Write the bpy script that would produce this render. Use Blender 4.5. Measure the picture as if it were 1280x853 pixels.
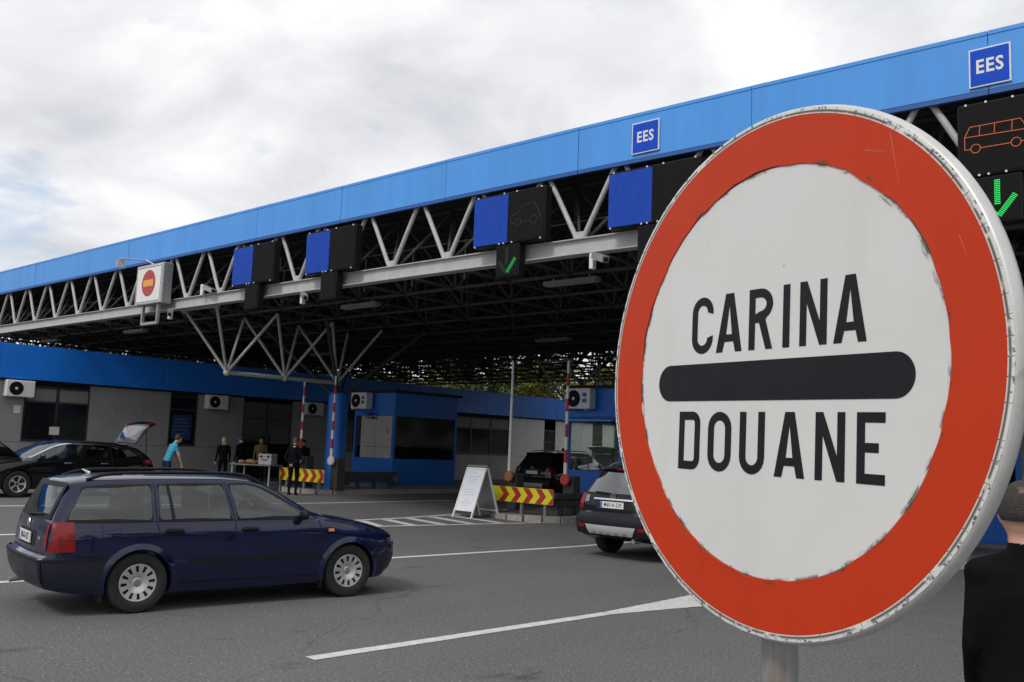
import bpy, bmesh, math, random
import numpy as np
from mathutils import Vector, Matrix
random.seed(7)
PI = math.pi
for o in list(bpy.data.objects): bpy.data.objects.remove(o)
S = bpy.context.scene
COL = S.collection
# ------------------------------------------------------------------ camera
CAM_H = 1.88
V1 = (-680 - 640, -(511 - 426.5)); V2 = (1680 - 640, -(600 - 426.5))     # vanishing points of the canopy and of the lanes
FPX = math.sqrt(-(V1[0]*V2[0] + V1[1]*V2[1]))
ex = -Vector((V1[0], V1[1], -FPX)).normalized(); ey = Vector((V2[0], V2[1], -FPX)).normalized(); ez = ex.cross(ey)
cam_d = bpy.data.cameras.new('camera'); cam = bpy.data.objects.new('camera', cam_d); COL.objects.link(cam)
cam.matrix_world = Matrix.Translation((0, 0, CAM_H)) @ Matrix((ex, ey, ez)).to_4x4()
cam_d.sensor_width = 36; cam_d.lens = FPX/1280*36; cam_d.clip_start = 0.05; cam_d.clip_end = 5000
S.camera = cam
# ------------------------------------------------------------------ sky, sun, exposure
SUN_EL, SUN_DIR = math.radians(48), Vector((0.10, -0.95, 0))
W = bpy.data.worlds.new('World'); S.world = W; W.use_nodes = True
nt = W.node_tree; nt.nodes.clear()
def wn(t, **k):
    n = nt.nodes.new(t)
    for a, v in k.items(): setattr(n, a, v)
    return n
sky = wn('ShaderNodeTexSky', sky_type='NISHITA', sun_disc=False)
sky.sun_elevation = SUN_EL; sky.sun_rotation = math.atan2(SUN_DIR.x, SUN_DIR.y)
tc = wn('ShaderNodeTexCoord'); sp = wn('ShaderNodeSeparateXYZ'); nt.links.new(tc.outputs['Generated'], sp.inputs[0])
zz = wn('ShaderNodeMath', operation='MAXIMUM'); nt.links.new(sp.outputs[2], zz.inputs[0]); zz.inputs[1].default_value = 0.0
za = wn('ShaderNodeMath', operation='ADD'); nt.links.new(zz.outputs[0], za.inputs[0]); za.inputs[1].default_value = 0.22
dx = wn('ShaderNodeMath', operation='DIVIDE'); dy = wn('ShaderNodeMath', operation='DIVIDE')
nt.links.new(sp.outputs[0], dx.inputs[0]); nt.links.new(za.outputs[0], dx.inputs[1])
nt.links.new(sp.outputs[1], dy.inputs[0]); nt.links.new(za.outputs[0], dy.inputs[1])
cb = wn('ShaderNodeCombineXYZ'); nt.links.new(dx.outputs[0], cb.inputs[0]); nt.links.new(dy.outputs[0], cb.inputs[1])
def wnoise(scale, detail, rough, off):
    mp = wn('ShaderNodeMapping'); mp.inputs['Location'].default_value = off
    nt.links.new(cb.outputs[0], mp.inputs[0])
    n = wn('ShaderNodeTexNoise'); n.inputs['Scale'].default_value = scale; n.inputs['Detail'].default_value = detail
    n.inputs['Roughness'].default_value = rough; n.inputs['Distortion'].default_value = 0.35
    nt.links.new(mp.outputs[0], n.inputs['Vector']); return n
n1 = wnoise(2.3, 7, 0.52, (3.1, 1.7, 0)); n2 = wnoise(0.9, 4, 0.5, (8.2, 4.4, 0))
cr = wn('ShaderNodeValToRGB')       # cloud greys (the values are divided by the background strength below)
e = cr.color_ramp.elements; e[0].position = 0.33; e[0].color = (0.60, 0.615, 0.66, 1); e[1].position = 0.66; e[1].color = (0.96, 0.96, 0.96, 1)
el = cr.color_ramp.elements.new(0.5); el.color = (0.79, 0.795, 0.82, 1)
nt.links.new(n1.outputs['Fac'], cr.inputs[0])
mul = wn('ShaderNodeVectorMath', operation='SCALE'); mul.inputs['Scale'].default_value = 10.0
nt.links.new(cr.outputs[0], mul.inputs[0])
hole = wn('ShaderNodeMapRange'); hole.inputs['From Min'].default_value = 0.30; hole.inputs['From Max'].default_value = 0.38
nt.links.new(n2.outputs['Fac'], hole.inputs['Value'])
skm = wn('ShaderNodeVectorMath', operation='SCALE'); skm.inputs['Scale'].default_value = 1.5; nt.links.new(sky.outputs[0], skm.inputs[0])
gd = (Matrix((ex, ey, ez)) @ Vector((15-640, -(270-426.5), -FPX))).normalized()       # one thin gap in the cloud deck, low over the office
dt = wn('ShaderNodeVectorMath', operation='DOT_PRODUCT'); nt.links.new(tc.outputs['Generated'], dt.inputs[0]); dt.inputs[1].default_value = gd
gr = wn('ShaderNodeMapRange'); gr.inputs['From Min'].default_value = math.cos(math.radians(4.2)); gr.inputs['From Max'].default_value = math.cos(math.radians(0.6)); gr.inputs['To Max'].default_value = 0.36
nt.links.new(dt.outputs['Value'], gr.inputs['Value'])
n3 = wnoise(9.0, 5, 0.55, (1.3, 7.7, 0)); gm = wn('ShaderNodeMath', operation='MULTIPLY_ADD'); nt.links.new(n3.outputs['Fac'], gm.inputs[0]); gm.inputs[1].default_value = 0.9; gm.inputs[2].default_value = -0.45
ga = wn('ShaderNodeMath', operation='ADD'); nt.links.new(gr.outputs[0], ga.inputs[0]); nt.links.new(gm.outputs[0], ga.inputs[1])
gs = wn('ShaderNodeMapRange'); gs.inputs['From Min'].default_value = 0.14; gs.inputs['From Max'].default_value = 0.40; gs.inputs['To Min'].default_value = 1.0; gs.inputs['To Max'].default_value = 0.5
nt.links.new(ga.outputs[0], gs.inputs['Value'])
hm = wn('ShaderNodeMath', operation='MULTIPLY'); nt.links.new(hole.outputs[0], hm.inputs[0]); nt.links.new(gs.outputs[0], hm.inputs[1]); hole = hm
mx = wn('ShaderNodeMix', data_type='RGBA')
nt.links.new(hole.outputs[0], mx.inputs['Factor']); nt.links.new(skm.outputs[0], mx.inputs['A']); nt.links.new(mul.outputs[0], mx.inputs['B'])
bg = wn('ShaderNodeBackground'); bg.inputs['Strength'].default_value = 0.1
out = wn('ShaderNodeOutputWorld'); nt.links.new(mx.outputs['Result'], bg.inputs[0]); nt.links.new(bg.outputs[0], out.inputs[0])
sd = bpy.data.lights.new('sun', 'SUN'); sd.energy = 1.5; sd.angle = math.radians(14); sd.color = (1, 0.965, 0.92)
sun = bpy.data.objects.new('sun', sd); COL.objects.link(sun)
sdir = Vector((SUN_DIR.x, SUN_DIR.y, 0)).normalized()*math.cos(SUN_EL) + Vector((0, 0, math.sin(SUN_EL)))
sun.rotation_euler = sdir.to_track_quat('Z', 'Y').to_euler(); sun.location = sdir*60
vs = S.view_settings; vs.view_transform = 'Standard'; vs.look = 'None'; vs.gamma = 1; vs.exposure = 0.14; vs.use_curve_mapping = False

# ------------------------------------------------------------------ helpers
class MB:
    def __init__(s): s.v = []; s.f = []; s.m = []; s.mi = 0
    def add(s, vs, fs):
        b = len(s.v); s.v += [tuple(p) for p in vs]
        for f in fs: s.f.append([b+i for i in f]); s.m.append(s.mi)
        return s
    def box(s, x0, x1, y0, y1, z0, z1):
        return s.add([(x0,y0,z0),(x1,y0,z0),(x1,y1,z0),(x0,y1,z0),(x0,y0,z1),(x1,y0,z1),(x1,y1,z1),(x0,y1,z1)],
                     [(0,3,2,1),(4,5,6,7),(0,1,5,4),(1,2,6,5),(2,3,7,6),(3,0,4,7)])
    def cbox(s, x0, x1, y0, y1, z0, z1, c=0.01):
        # box with its vertical and front edges chamfered
        pts = [(x0+c,y0),(x1-c,y0),(x1,y0+c),(x1,y1-c),(x1-c,y1),(x0+c,y1),(x0,y1-c),(x0,y0+c)]
        q = [(x0+2*c,y0+c),(x1-2*c,y0+c),(x1-c,y0+2*c),(x1-c,y1-2*c),(x1-2*c,y1-c),(x0+2*c,y1-c),(x0+c,y1-2*c),(x0+c,y0+2*c)]
        v = [(a,b,z0) for a,b in q]+[(a,b,z0+c) for a,b in pts]+[(a,b,z1-c) for a,b in pts]+[(a,b,z1) for a,b in q]
        f = [tuple(range(7,-1,-1)), tuple(range(24,32))]
        for k in range(3):
            for i in range(8): f.append((k*8+i, k*8+(i+1)%8, k*8+8+(i+1)%8, k*8+8+i))
        return s.add(v, f)
    def tube(s, a, b, r, n=8, r2=None, cap=True):
        a = Vector(a); b = Vector(b); d = (b-a).normalized(); r2 = r if r2 is None else r2
        u = d.orthogonal().normalized(); w = d.cross(u)
        v = [a+(u*math.cos(t)+w*math.sin(t))*r for t in [2*PI*i/n for i in range(n)]] + [b+(u*math.cos(t)+w*math.sin(t))*r2 for t in [2*PI*i/n for i in range(n)]]
        f = [(i,(i+1)%n,n+(i+1)%n,n+i) for i in range(n)]
        if cap: f += [tuple(range(n-1,-1,-1)), tuple(range(n,2*n))]
        return s.add(v, f)
    def bar(s, a, b, w, h):
        # rectangular bar from a to b; w across, h in the up direction
        a = Vector(a); b = Vector(b); d = (b-a).normalized()
        up = Vector((0,0,1)) if abs(d.z) < 0.95 else Vector((0,1,0))
        u = d.cross(up).normalized(); up = u.cross(d)
        v = []
        for p in (a, b):
            for i, j in ((-1,-1),(1,-1),(1,1),(-1,1)): v.append(p+u*i*w/2+up*j*h/2)
        return s.add(v, [(3,2,1,0),(4,5,6,7),(0,1,5,4),(1,2,6,5),(2,3,7,6),(3,0,4,7)])
    def path(s, pts, r, n=8):
        pts = [Vector(p) for p in pts]; rows = []
        for i, p in enumerate(pts):
            d = (pts[min(i+1,len(pts)-1)]-pts[max(i-1,0)]).normalized()
            ref = Vector((0,0,1)) if abs(d.z) < 0.9 else Vector((1,0,0))
            u = d.cross(ref).normalized(); w = d.cross(u)
            rr = r[i] if isinstance(r, (list,tuple)) else r
            rows.append([p+(u*math.cos(2*PI*k/n)+w*math.sin(2*PI*k/n))*rr for k in range(n)])
        return s.grid(rows, wrap=True)
    def grid(s, rows, wrap=False):
        m = len(rows[0]); v = [p for r in rows for p in r]; f = []
        for i in range(len(rows)-1):
            for j in range(m if wrap else m-1):
                f.append((i*m+j, i*m+(j+1)%m, (i+1)*m+(j+1)%m, (i+1)*m+j))
        return s.add(v, f)
    def lathe(s, prof, n=24, c=(0,0,0), axis='z', a0=0, a1=2*PI):
        full = abs(a1-a0-2*PI) < 1e-6; k = n if full else n+1; rows = []
        for r, h in prof:
            row = []
            for i in range(k):
                t = a0+(a1-a0)*i/n; x, y = r*math.cos(t), r*math.sin(t)
                p = (x,y,h) if axis=='z' else ((h,x,y) if axis=='x' else (x,h,y))
                row.append((c[0]+p[0], c[1]+p[1], c[2]+p[2]))
            rows.append(row)
        return s.grid(rows, wrap=full)
    def ball(s, c, r, n=12, sc=(1,1,1)):
        rows = [[(c[0]+sc[0]*r*math.sin(a)*math.cos(2*PI*j/n), c[1]+sc[1]*r*math.sin(a)*math.sin(2*PI*j/n), c[2]+sc[2]*r*math.cos(a)) for j in range(n)]
                for a in [PI*(0.02+0.96*i/(n//2)) for i in range(n//2+1)]]
        s.grid(rows, wrap=True)
        m = len(s.v); k = n//2+1
        return s.add([rows[0][j] for j in range(n)]+[rows[-1][j] for j in range(n)], [tuple(range(n)), tuple(range(2*n-1,n-1,-1))])
    def prism(s, poly, fn0, fn1):
        n = len(poly); v = [fn0(p) for p in poly]+[fn1(p) for p in poly]
        f = [tuple(range(n-1,-1,-1)), tuple(range(n,2*n))]+[(i,(i+1)%n,n+(i+1)%n,n+i) for i in range(n)]
        return s.add(v, f)
    def xform(s, M, i0=0):
        s.v = s.v[:i0]+[tuple(M @ Vector(p)) for p in s.v[i0:]]; return s
    def mesh(s, name, mats, smooth=None, weld=False):
        me = bpy.data.meshes.new(name); me.from_pydata(s.v, [], s.f)
        for m in (mats if isinstance(mats, (list,tuple)) else [mats]): me.materials.append(m)
        me.polygons.foreach_set('material_index', s.m)
        b = bmesh.new(); b.from_mesh(me)
        if weld: bmesh.ops.remove_doubles(b, verts=b.verts, dist=1e-4)
        bmesh.ops.recalc_face_normals(b, faces=b.faces); b.to_mesh(me); b.free()
        if smooth is not None:
            me.polygons.foreach_set('use_smooth', [True]*len(me.polygons)); me.set_sharp_from_angle(angle=math.radians(smooth))
        me.update(); return me
    def build(s, name, mats, parent=None, smooth=None, weld=False, loc=None):
        o = bpy.data.objects.new(name, s.mesh(name, mats, smooth, weld)); COL.objects.link(o)
        if parent: o.parent = parent
        if loc: o.location = loc
        return o
def tag(o, label=None, cat=None, group=None, kind=None):
    if label: o['label'] = label
    if cat: o['category'] = cat
    if group: o['group'] = group
    if kind: o['kind'] = kind
    return o
def thing(name, label, cat, loc=(0,0,0), rz=0, group=None):
    o = bpy.data.objects.new(name, None); COL.objects.link(o); o.empty_display_size = 0.2
    o.location = loc; o.rotation_euler = (0,0,rz); return tag(o, label, cat, group)
def share(name, me, parent, loc=(0,0,0), rot=(0,0,0), sc=(1,1,1)):
    o = bpy.data.objects.new(name, me); COL.objects.link(o); o.parent = parent; o.location = loc; o.rotation_euler = rot; o.scale = sc; return o
def copy_tree(o, parent=None):
    c = o.copy(); COL.objects.link(c); c.parent = parent
    for ch in [k for k in bpy.data.objects if k.parent == o]: copy_tree(ch, c)
    return c
def smooth01(t): t = min(max(t,0),1); return t*t*(3-2*t)
def gz(x): return 0.2*smooth01((-13-x)/12)                 # the yard rises a little towards the office building

# ------------------------------------------------------------------ materials
MATS = {}
def mat(name, col, rough=0.6, metal=0.0, spec=0.5, var=0.0, vscale=3.0, bump=0.0, bscale=40.0, coat=0.0, emit=None, estr=0.0, stain=None, trans=0.0, stretch=None):
    if name in MATS: return MATS[name]
    m = bpy.data.materials.new(name); m.use_nodes = True; t = m.node_tree; b = t.nodes['Principled BSDF']
    b.inputs['Base Color'].default_value = (*col, 1); b.inputs['Roughness'].default_value = rough; b.inputs['Metallic'].default_value = metal
    b.inputs['Specular IOR Level'].default_value = spec; b.inputs['Coat Weight'].default_value = coat; b.inputs['Coat Roughness'].default_value = 0.04
    if trans: b.inputs['Transmission Weight'].default_value = trans
    if emit: b.inputs['Emission Color'].default_value = (*emit, 1); b.inputs['Emission Strength'].default_value = estr
    if var or bump or stain:
        c = t.nodes.new('ShaderNodeTexCoord'); src = c.outputs['Object']
        if stretch:
            mp = t.nodes.new('ShaderNodeMapping'); mp.inputs['Scale'].default_value = stretch; t.links.new(src, mp.inputs[0]); src = mp.outputs[0]
    last = None
    if var:
        n = t.nodes.new('ShaderNodeTexNoise'); n.inputs['Scale'].default_value = vscale; n.inputs['Detail'].default_value = 6; n.inputs['Roughness'].default_value = 0.6
        t.links.new(src, n.inputs['Vector'])
        mr = t.nodes.new('ShaderNodeMapRange'); mr.inputs['From Min'].default_value = 0.25; mr.inputs['From Max'].default_value = 0.75
        mr.inputs['To Min'].default_value = 1-var; mr.inputs['To Max'].default_value = 1+var*0.6; t.links.new(n.outputs['Fac'], mr.inputs['Value'])
        sc = t.nodes.new('ShaderNodeVectorMath'); sc.operation = 'SCALE'; sc.inputs[0].default_value = col; t.links.new(mr.outputs[0], sc.inputs['Scale'])
        last = sc.outputs[0]; t.links.new(last, b.inputs['Base Color'])
        rr = t.nodes.new('ShaderNodeMapRange'); rr.inputs['To Min'].default_value = min(1,rough*1.25); rr.inputs['To Max'].default_value = rough*0.75
        t.links.new(n.outputs['Fac'], rr.inputs['Value']); t.links.new(rr.outputs[0], b.inputs['Roughness'])
    if stain:
        scol, sscale, lo, hi = stain
        n = t.nodes.new('ShaderNodeTexNoise'); n.inputs['Scale'].default_value = sscale; n.inputs['Detail'].default_value = 8; n.inputs['Roughness'].default_value = 0.65
        t.links.new(src, n.inputs['Vector'])
        mr = t.nodes.new('ShaderNodeMapRange'); mr.inputs['From Min'].default_value = lo; mr.inputs['From Max'].default_value = hi; t.links.new(n.outputs['Fac'], mr.inputs['Value'])
        mxn = t.nodes.new('ShaderNodeMix'); mxn.data_type = 'RGBA'; t.links.new(mr.outputs[0], mxn.inputs['Factor'])
        if last: t.links.new(last, mxn.inputs['A'])
        else: mxn.inputs['A'].default_value = (*col,1)
        mxn.inputs['B'].default_value = (*scol,1); t.links.new(mxn.outputs['Result'], b.inputs['Base Color'])
    if bump:
        n = t.nodes.new('ShaderNodeTexNoise'); n.inputs['Scale'].default_value = bscale; n.inputs['Detail'].default_value = 4; t.links.new(src, n.inputs['Vector'])
        bp = t.nodes.new('ShaderNodeBump'); bp.inputs['Strength'].default_value = bump; bp.inputs['Distance'].default_value = 0.01
        t.links.new(n.outputs['Fac'], bp.inputs['Height']); t.links.new(bp.outputs[0], b.inputs['Normal'])
    MATS[name] = m; return m
def asphalt():
    m = bpy.data.materials.new('asphalt'); m.use_nodes = True; t = m.node_tree; b = t.nodes['Principled BSDF']
    c = t.nodes.new('ShaderNodeTexCoord').outputs['Object']
    def noise(s, d, r=0.6, st=None):
        n = t.nodes.new('ShaderNodeTexNoise'); n.inputs['Scale'].default_value = s; n.inputs['Detail'].default_value = d; n.inputs['Roughness'].default_value = r
        if st:
            mp = t.nodes.new('ShaderNodeMapping'); mp.inputs['Scale'].default_value = st; t.links.new(c, mp.inputs[0]); t.links.new(mp.outputs[0], n.inputs[0])
        else: t.links.new(c, n.inputs[0])
        return n.outputs['Fac']
    def ramp(v, a, bb, lo, hi):
        mr = t.nodes.new('ShaderNodeMapRange'); mr.inputs['From Min'].default_value = a; mr.inputs['From Max'].default_value = bb
        mr.inputs['To Min'].default_value = lo; mr.inputs['To Max'].default_value = hi; t.links.new(v, mr.inputs[0]); return mr.outputs[0]
    def mix(f, A, B):
        mxn = t.nodes.new('ShaderNodeMix'); mxn.data_type = 'RGBA'; t.links.new(f, mxn.inputs['Factor'])
        for k, v in (('A',A),('B',B)):
            if isinstance(v, tuple): mxn.inputs[k].default_value = (*v,1)
            else: t.links.new(v, mxn.inputs[k])
        return mxn.outputs['Result']
    big = ramp(noise(0.35, 5), 0.3, 0.7, 0, 1)
    col = mix(big, (0.085,0.084,0.085), (0.135,0.133,0.132))
    lane = ramp(noise(0.8, 3, 0.5, (1.0,0.06,1)), 0.42, 0.68, 0, 0.55)         # tyre-polished, oily strips along the lanes
    col = mix(lane, col, (0.070,0.069,0.070))
    mid = ramp(noise(38, 4, 0.85), 0.36, 0.64, 0, 1); col2 = mix(mid, (0.038,0.038,0.038), (0.24,0.237,0.232))
    f = t.nodes.new('ShaderNodeValue'); f.outputs[0].default_value = 0.62; col = mix(f.outputs[0], col, col2)
    vo = t.nodes.new('ShaderNodeTexVoronoi'); vo.inputs['Scale'].default_value = 34; t.links.new(c, vo.inputs['Vector'])
    sel = ramp(vo.outputs['Distance'], 0.20, 0.30, 1, 0)
    rnd = t.nodes.new('ShaderNodeSeparateColor'); t.links.new(vo.outputs['Color'], rnd.inputs[0])
    pick = ramp(rnd.outputs[0], 0.72, 0.95, 0, 0.75)
    mm = t.nodes.new('ShaderNodeMath'); mm.operation = 'MULTIPLY'; t.links.new(sel, mm.inputs[0]); t.links.new(pick, mm.inputs[1])
    col = mix(mm.outputs[0], col, (0.42,0.41,0.40))
    oil = ramp(noise(1.6, 6, 0.62, (1,0.45,1)), 0.64, 0.74, 0, 0.6); col = mix(oil, col, (0.022,0.021,0.021))
    # a few open cracks
    v2 = t.nodes.new('ShaderNodeTexVoronoi'); v2.feature = 'DISTANCE_TO_EDGE'; v2.inputs['Scale'].default_value = 0.33
    nd = t.nodes.new('ShaderNodeTexNoise'); nd.inputs['Scale'].default_value = 1.5; nd.inputs['Detail'].default_value = 6; t.links.new(c, nd.inputs[0])
    ad = t.nodes.new('ShaderNodeVectorMath'); ad.operation = 'MULTIPLY_ADD'; t.links.new(nd.outputs['Color'], ad.inputs[0]); ad.inputs[1].default_value = (0.9,0.9,0); t.links.new(c, ad.inputs[2])
    t.links.new(ad.outputs[0], v2.inputs['Vector'])
    crack = ramp(v2.outputs['Distance'], 0.0, 0.007, 0.45, 0)
    cm = ramp(noise(0.22, 2), 0.44, 0.54, 0, 1); mm2 = t.nodes.new('ShaderNodeMath'); mm2.operation = 'MULTIPLY'; t.links.new(crack, mm2.inputs[0]); t.links.new(cm, mm2.inputs[1])
    col = mix(mm2.outputs[0], col, (0.015,0.015,0.015))
    t.links.new(col, b.inputs['Base Color']); b.inputs['Roughness'].default_value = 0.85; b.inputs['Specular IOR Level'].default_value = 0.3
    bp = t.nodes.new('ShaderNodeBump'); bp.inputs['Strength'].default_value = 0.6; bp.inputs['Distance'].default_value = 0.006; t.links.new(noise(90, 3, 0.7), bp.inputs['Height']); t.links.new(bp.outputs[0], b.inputs['Normal'])
    return m
ASPH = asphalt()
M_line = mat('road_paint', (0.62,0.61,0.59), 0.75, var=0.25, vscale=9, stain=((0.10,0.10,0.10),22,0.58,0.72))
M_fascia = mat('fascia_blue', (0.075,0.32,0.80), 0.45, var=0.10, vscale=1.2, spec=0.4, stain=((0.06,0.20,0.46),2.2,0.62,0.92), stretch=(2.2,1,0.16))
M_fascia2 = mat('fascia_trim', (0.02,0.10,0.34), 0.5)
M_bfascia = mat('office_fascia_blue', (0.012,0.20,0.80), 0.35, var=0.12, vscale=0.8)
M_steel = mat('painted_steel', (0.46,0.46,0.45), 0.55, var=0.16, vscale=4, stain=((0.25,0.22,0.19),5,0.64,0.8))
M_frame = mat('shade_darkened_frame_steel', (0.05,0.049,0.047), 0.75, var=0.2, vscale=4)  # same steel paint, with the shade under the canopy darkened into its colour
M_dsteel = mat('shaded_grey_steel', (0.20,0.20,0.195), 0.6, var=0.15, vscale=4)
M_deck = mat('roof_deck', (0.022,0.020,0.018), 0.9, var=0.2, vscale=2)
M_black = mat('black_plastic', (0.010,0.010,0.011), 0.6, spec=0.2, var=0.2, vscale=20)
M_screen = mat('led_screen_black', (0.009,0.009,0.010), 0.7, spec=0.12, bump=0.25, bscale=120)
M_bluepan = mat('display_blue', (0.010,0.062,0.42), 0.6, spec=0.2, var=0.14, vscale=6, stain=((0.06,0.13,0.45),8,0.62,0.8))
M_eesblue = mat('sign_blue', (0.005,0.070,0.56), 0.5, spec=0.2, var=0.08, vscale=5)
M_white = mat('white_paint', (0.76,0.76,0.75), 0.5, var=0.08, vscale=8)
M_signwhite = mat('sign_white_film', (0.78,0.78,0.76), 0.42, var=0.06, vscale=14)
M_grey = mat('grey_cladding', (0.30,0.30,0.305), 0.6, var=0.10, vscale=1.6)
M_white_clad = mat('pale_cladding', (0.72,0.72,0.70), 0.6, var=0.10, vscale=2)
M_dframe = mat('dark_aluminium', (0.035,0.036,0.04), 0.4, var=0.2, vscale=9)
M_glass_d = mat('dark_window_glass', (0.010,0.012,0.014), 0.06, spec=0.55)
M_gap = mat('joint_black', (0.012,0.012,0.013), 0.9)
M_kerb = mat('kerb_concrete', (0.36,0.35,0.33), 0.9, var=0.3, vscale=6, bump=0.5, bscale=50)
M_conc = mat('island_concrete', (0.20,0.195,0.185), 0.9, var=0.25, vscale=3, bump=0.3, bscale=60)
M_boothblue = mat('booth_blue', (0.012,0.15,0.60), 0.4, var=0.12, vscale=2)
M_red = mat('signal_red', (0.46,0.03,0.03), 0.5, var=0.15, vscale=10)
M_yel = mat('signal_yellow', (0.80,0.74,0.02), 0.5, var=0.1, vscale=10)
M_galv = mat('galvanised', (0.42,0.44,0.45), 0.42, metal=0.7, var=0.2, vscale=14)
M_rubber = mat('tyre_rubber', (0.018,0.018,0.019), 0.85, var=0.25, vscale=14, bump=0.3, bscale=60)
M_alu = mat('wheel_silver', (0.60,0.60,0.61), 0.38, metal=0.55, var=0.12, vscale=12)
M_chrome = mat('chrome', (0.75,0.75,0.76), 0.16, metal=1.0)
M_trim = mat('car_trim_black', (0.013,0.013,0.015), 0.6, spec=0.22, var=0.2, vscale=16)
M_carglass = mat('car_glass', (0.012,0.016,0.018), 0.025, spec=1.0, coat=1.0); _g = MATS['car_glass'].node_tree; _c = _g.nodes.new('ShaderNodeTexCoord'); _m = _g.nodes.new('ShaderNodeMapping'); _m.inputs['Scale'].default_value = (1,0.5,3.0); _n = _g.nodes.new('ShaderNodeTexNoise'); _n.inputs['Scale'].default_value = 1.3; _n.inputs['Detail'].default_value = 1.0; _b = _g.nodes.new('ShaderNodeBump'); _b.inputs['Strength'].default_value = 0.6; _b.inputs['Distance'].default_value = 0.05
_g.links.new(_c.outputs['Object'], _m.inputs[0]); _g.links.new(_m.outputs[0], _n.inputs[0]); _g.links.new(_n.outputs['Fac'], _b.inputs['Height']); _g.links.new(_b.outputs[0], _g.nodes['Principled BSDF'].inputs['Coat Normal']); _g.links.new(_b.outputs[0], _g.nodes['Principled BSDF'].inputs['Normal'])
MATS['car_glass'].node_tree.nodes['Principled BSDF'].inputs['IOR'].default_value = 1.7
M_lampred = mat('tail_lamp_red', (0.22,0.005,0.007), 0.18, spec=0.5, var=0.45, vscale=11)
M_lampclear = mat('lamp_clear', (0.55,0.56,0.58), 0.12, spec=0.7)
M_amber = mat('lamp_amber', (0.70,0.26,0.05), 0.2)
M_platew = mat('plate_white', (0.72,0.72,0.70), 0.4)
M_plateb = mat('plate_blue', (0.02,0.10,0.50), 0.4)
M_ink = mat('black_ink', (0.012,0.012,0.014), 0.5)
M_skin = mat('skin', (0.52,0.29,0.21), 0.5, var=0.10, vscale=18)

# ------------------------------------------------------------------ ground and road paint
def build_ground():
    xs = [-900,-400,-150,-60,-40]+[-30+0.75*i for i in range(28)]+[-8,0,20,80,300,900]; ys = [-900,-300,-80,-20,0,10,20,30,40,60,100,300,900]
    g = MB(); g.grid([[(x,y,gz(x)) for y in ys] for x in xs])
    tag(g.build('ground', ASPH, smooth=60), kind='structure')
build_ground()
def stripe(pts, w0, w1=None, name='lane_line', z=0.005):
    w1 = w1 or w0; g = MB(); rows = []
    P = [Vector((*p,0)) for p in pts]; n = 26
    for i in range(n+1):
        t = i/n; L = t*(len(P)-1); k = min(int(L), len(P)-2); p = P[k].lerp(P[k+1], L-k); d = (P[k+1]-P[k]).normalized(); q = Vector((-d.y,d.x,0))
        w = w0+(w1-w0)*t; row = []
        for s in (-1, 1):
            a = p+q*s*w/2*(1+random.uniform(-0.05,0.05)); row.append((a.x,a.y,gz(a.x)+z))
        rows.append(row)
    g.grid(rows); return tag(g.build(name, M_line), kind='structure')
stripe([(-23.1,2.0),(-22.43,8.25),(-21.49,15.65),(-21.34,21.35)], 0.16)
stripe([(-18.3,1.2),(-17.45,6.47),(-16.27,13.73)], 0.16)
stripe([(-16.24,13.8),(-15.37,19.0)], 0.15)
stripe([(-17.45,14.14),(-17.52,15.74),(-17.85,18.2)], 0.15)
for a, b in (((-17.35,14.35),(-16.3,14.0)),((-17.38,15.15),(-16.15,14.9)),((-17.45,15.95),(-16.02,15.75)),((-17.5,16.8),(-15.9,16.6)),((-17.6,17.65),(-15.75,17.5))):
    stripe([a,b], 0.28, name='hatch_stripe')
stripe([(-12.6,3.6),(-11.89,10.5),(-11.4,15.17),(-11.3,30)], 0.15)
stripe([(-6.80,5.15),(-6.54,9.2)], 0.155)
stripe([(-6.54,9.21),(-6.36,10.9)], 0.155, 0.62); stripe([(-6.36,10.91),(-6.2,15.5)], 0.62, 1.7)

def thin_glass(name, tint, f0):
    # thin pane: see-through tint plus a mirror share that grows towards grazing angles
    m = bpy.data.materials.new(name); m.use_nodes = True; t = m.node_tree; t.nodes.clear()
    tr = t.nodes.new('ShaderNodeBsdfTransparent'); tr.inputs[0].default_value = (*tint,1)
    gl = t.nodes.new('ShaderNodeBsdfGlossy'); gl.inputs['Roughness'].default_value = 0.03
    lw = t.nodes.new('ShaderNodeLayerWeight'); lw.inputs['Blend'].default_value = 0.5
    pw = t.nodes.new('ShaderNodeMath'); pw.operation = 'POWER'; pw.inputs[1].default_value = 5.0; t.links.new(lw.outputs['Facing'], pw.inputs[0])
    mr = t.nodes.new('ShaderNodeMapRange'); mr.inputs['To Min'].default_value = f0; mr.inputs['To Max'].default_value = 0.95; t.links.new(pw.outputs[0], mr.inputs['Value'])
    mxs = t.nodes.new('ShaderNodeMixShader'); o = t.nodes.new('ShaderNodeOutputMaterial')
    t.links.new(mr.outputs[0], mxs.inputs[0]); t.links.new(tr.outputs[0], mxs.inputs[1]); t.links.new(gl.outputs[0], mxs.inputs[2]); t.links.new(mxs.outputs[0], o.inputs[0]); return m
M_clear = thin_glass('clear_glass', (0.95,0.97,0.96), 0.04); M_tint = thin_glass('tinted_car_glass', (0.52,0.58,0.57), 0.115)

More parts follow.
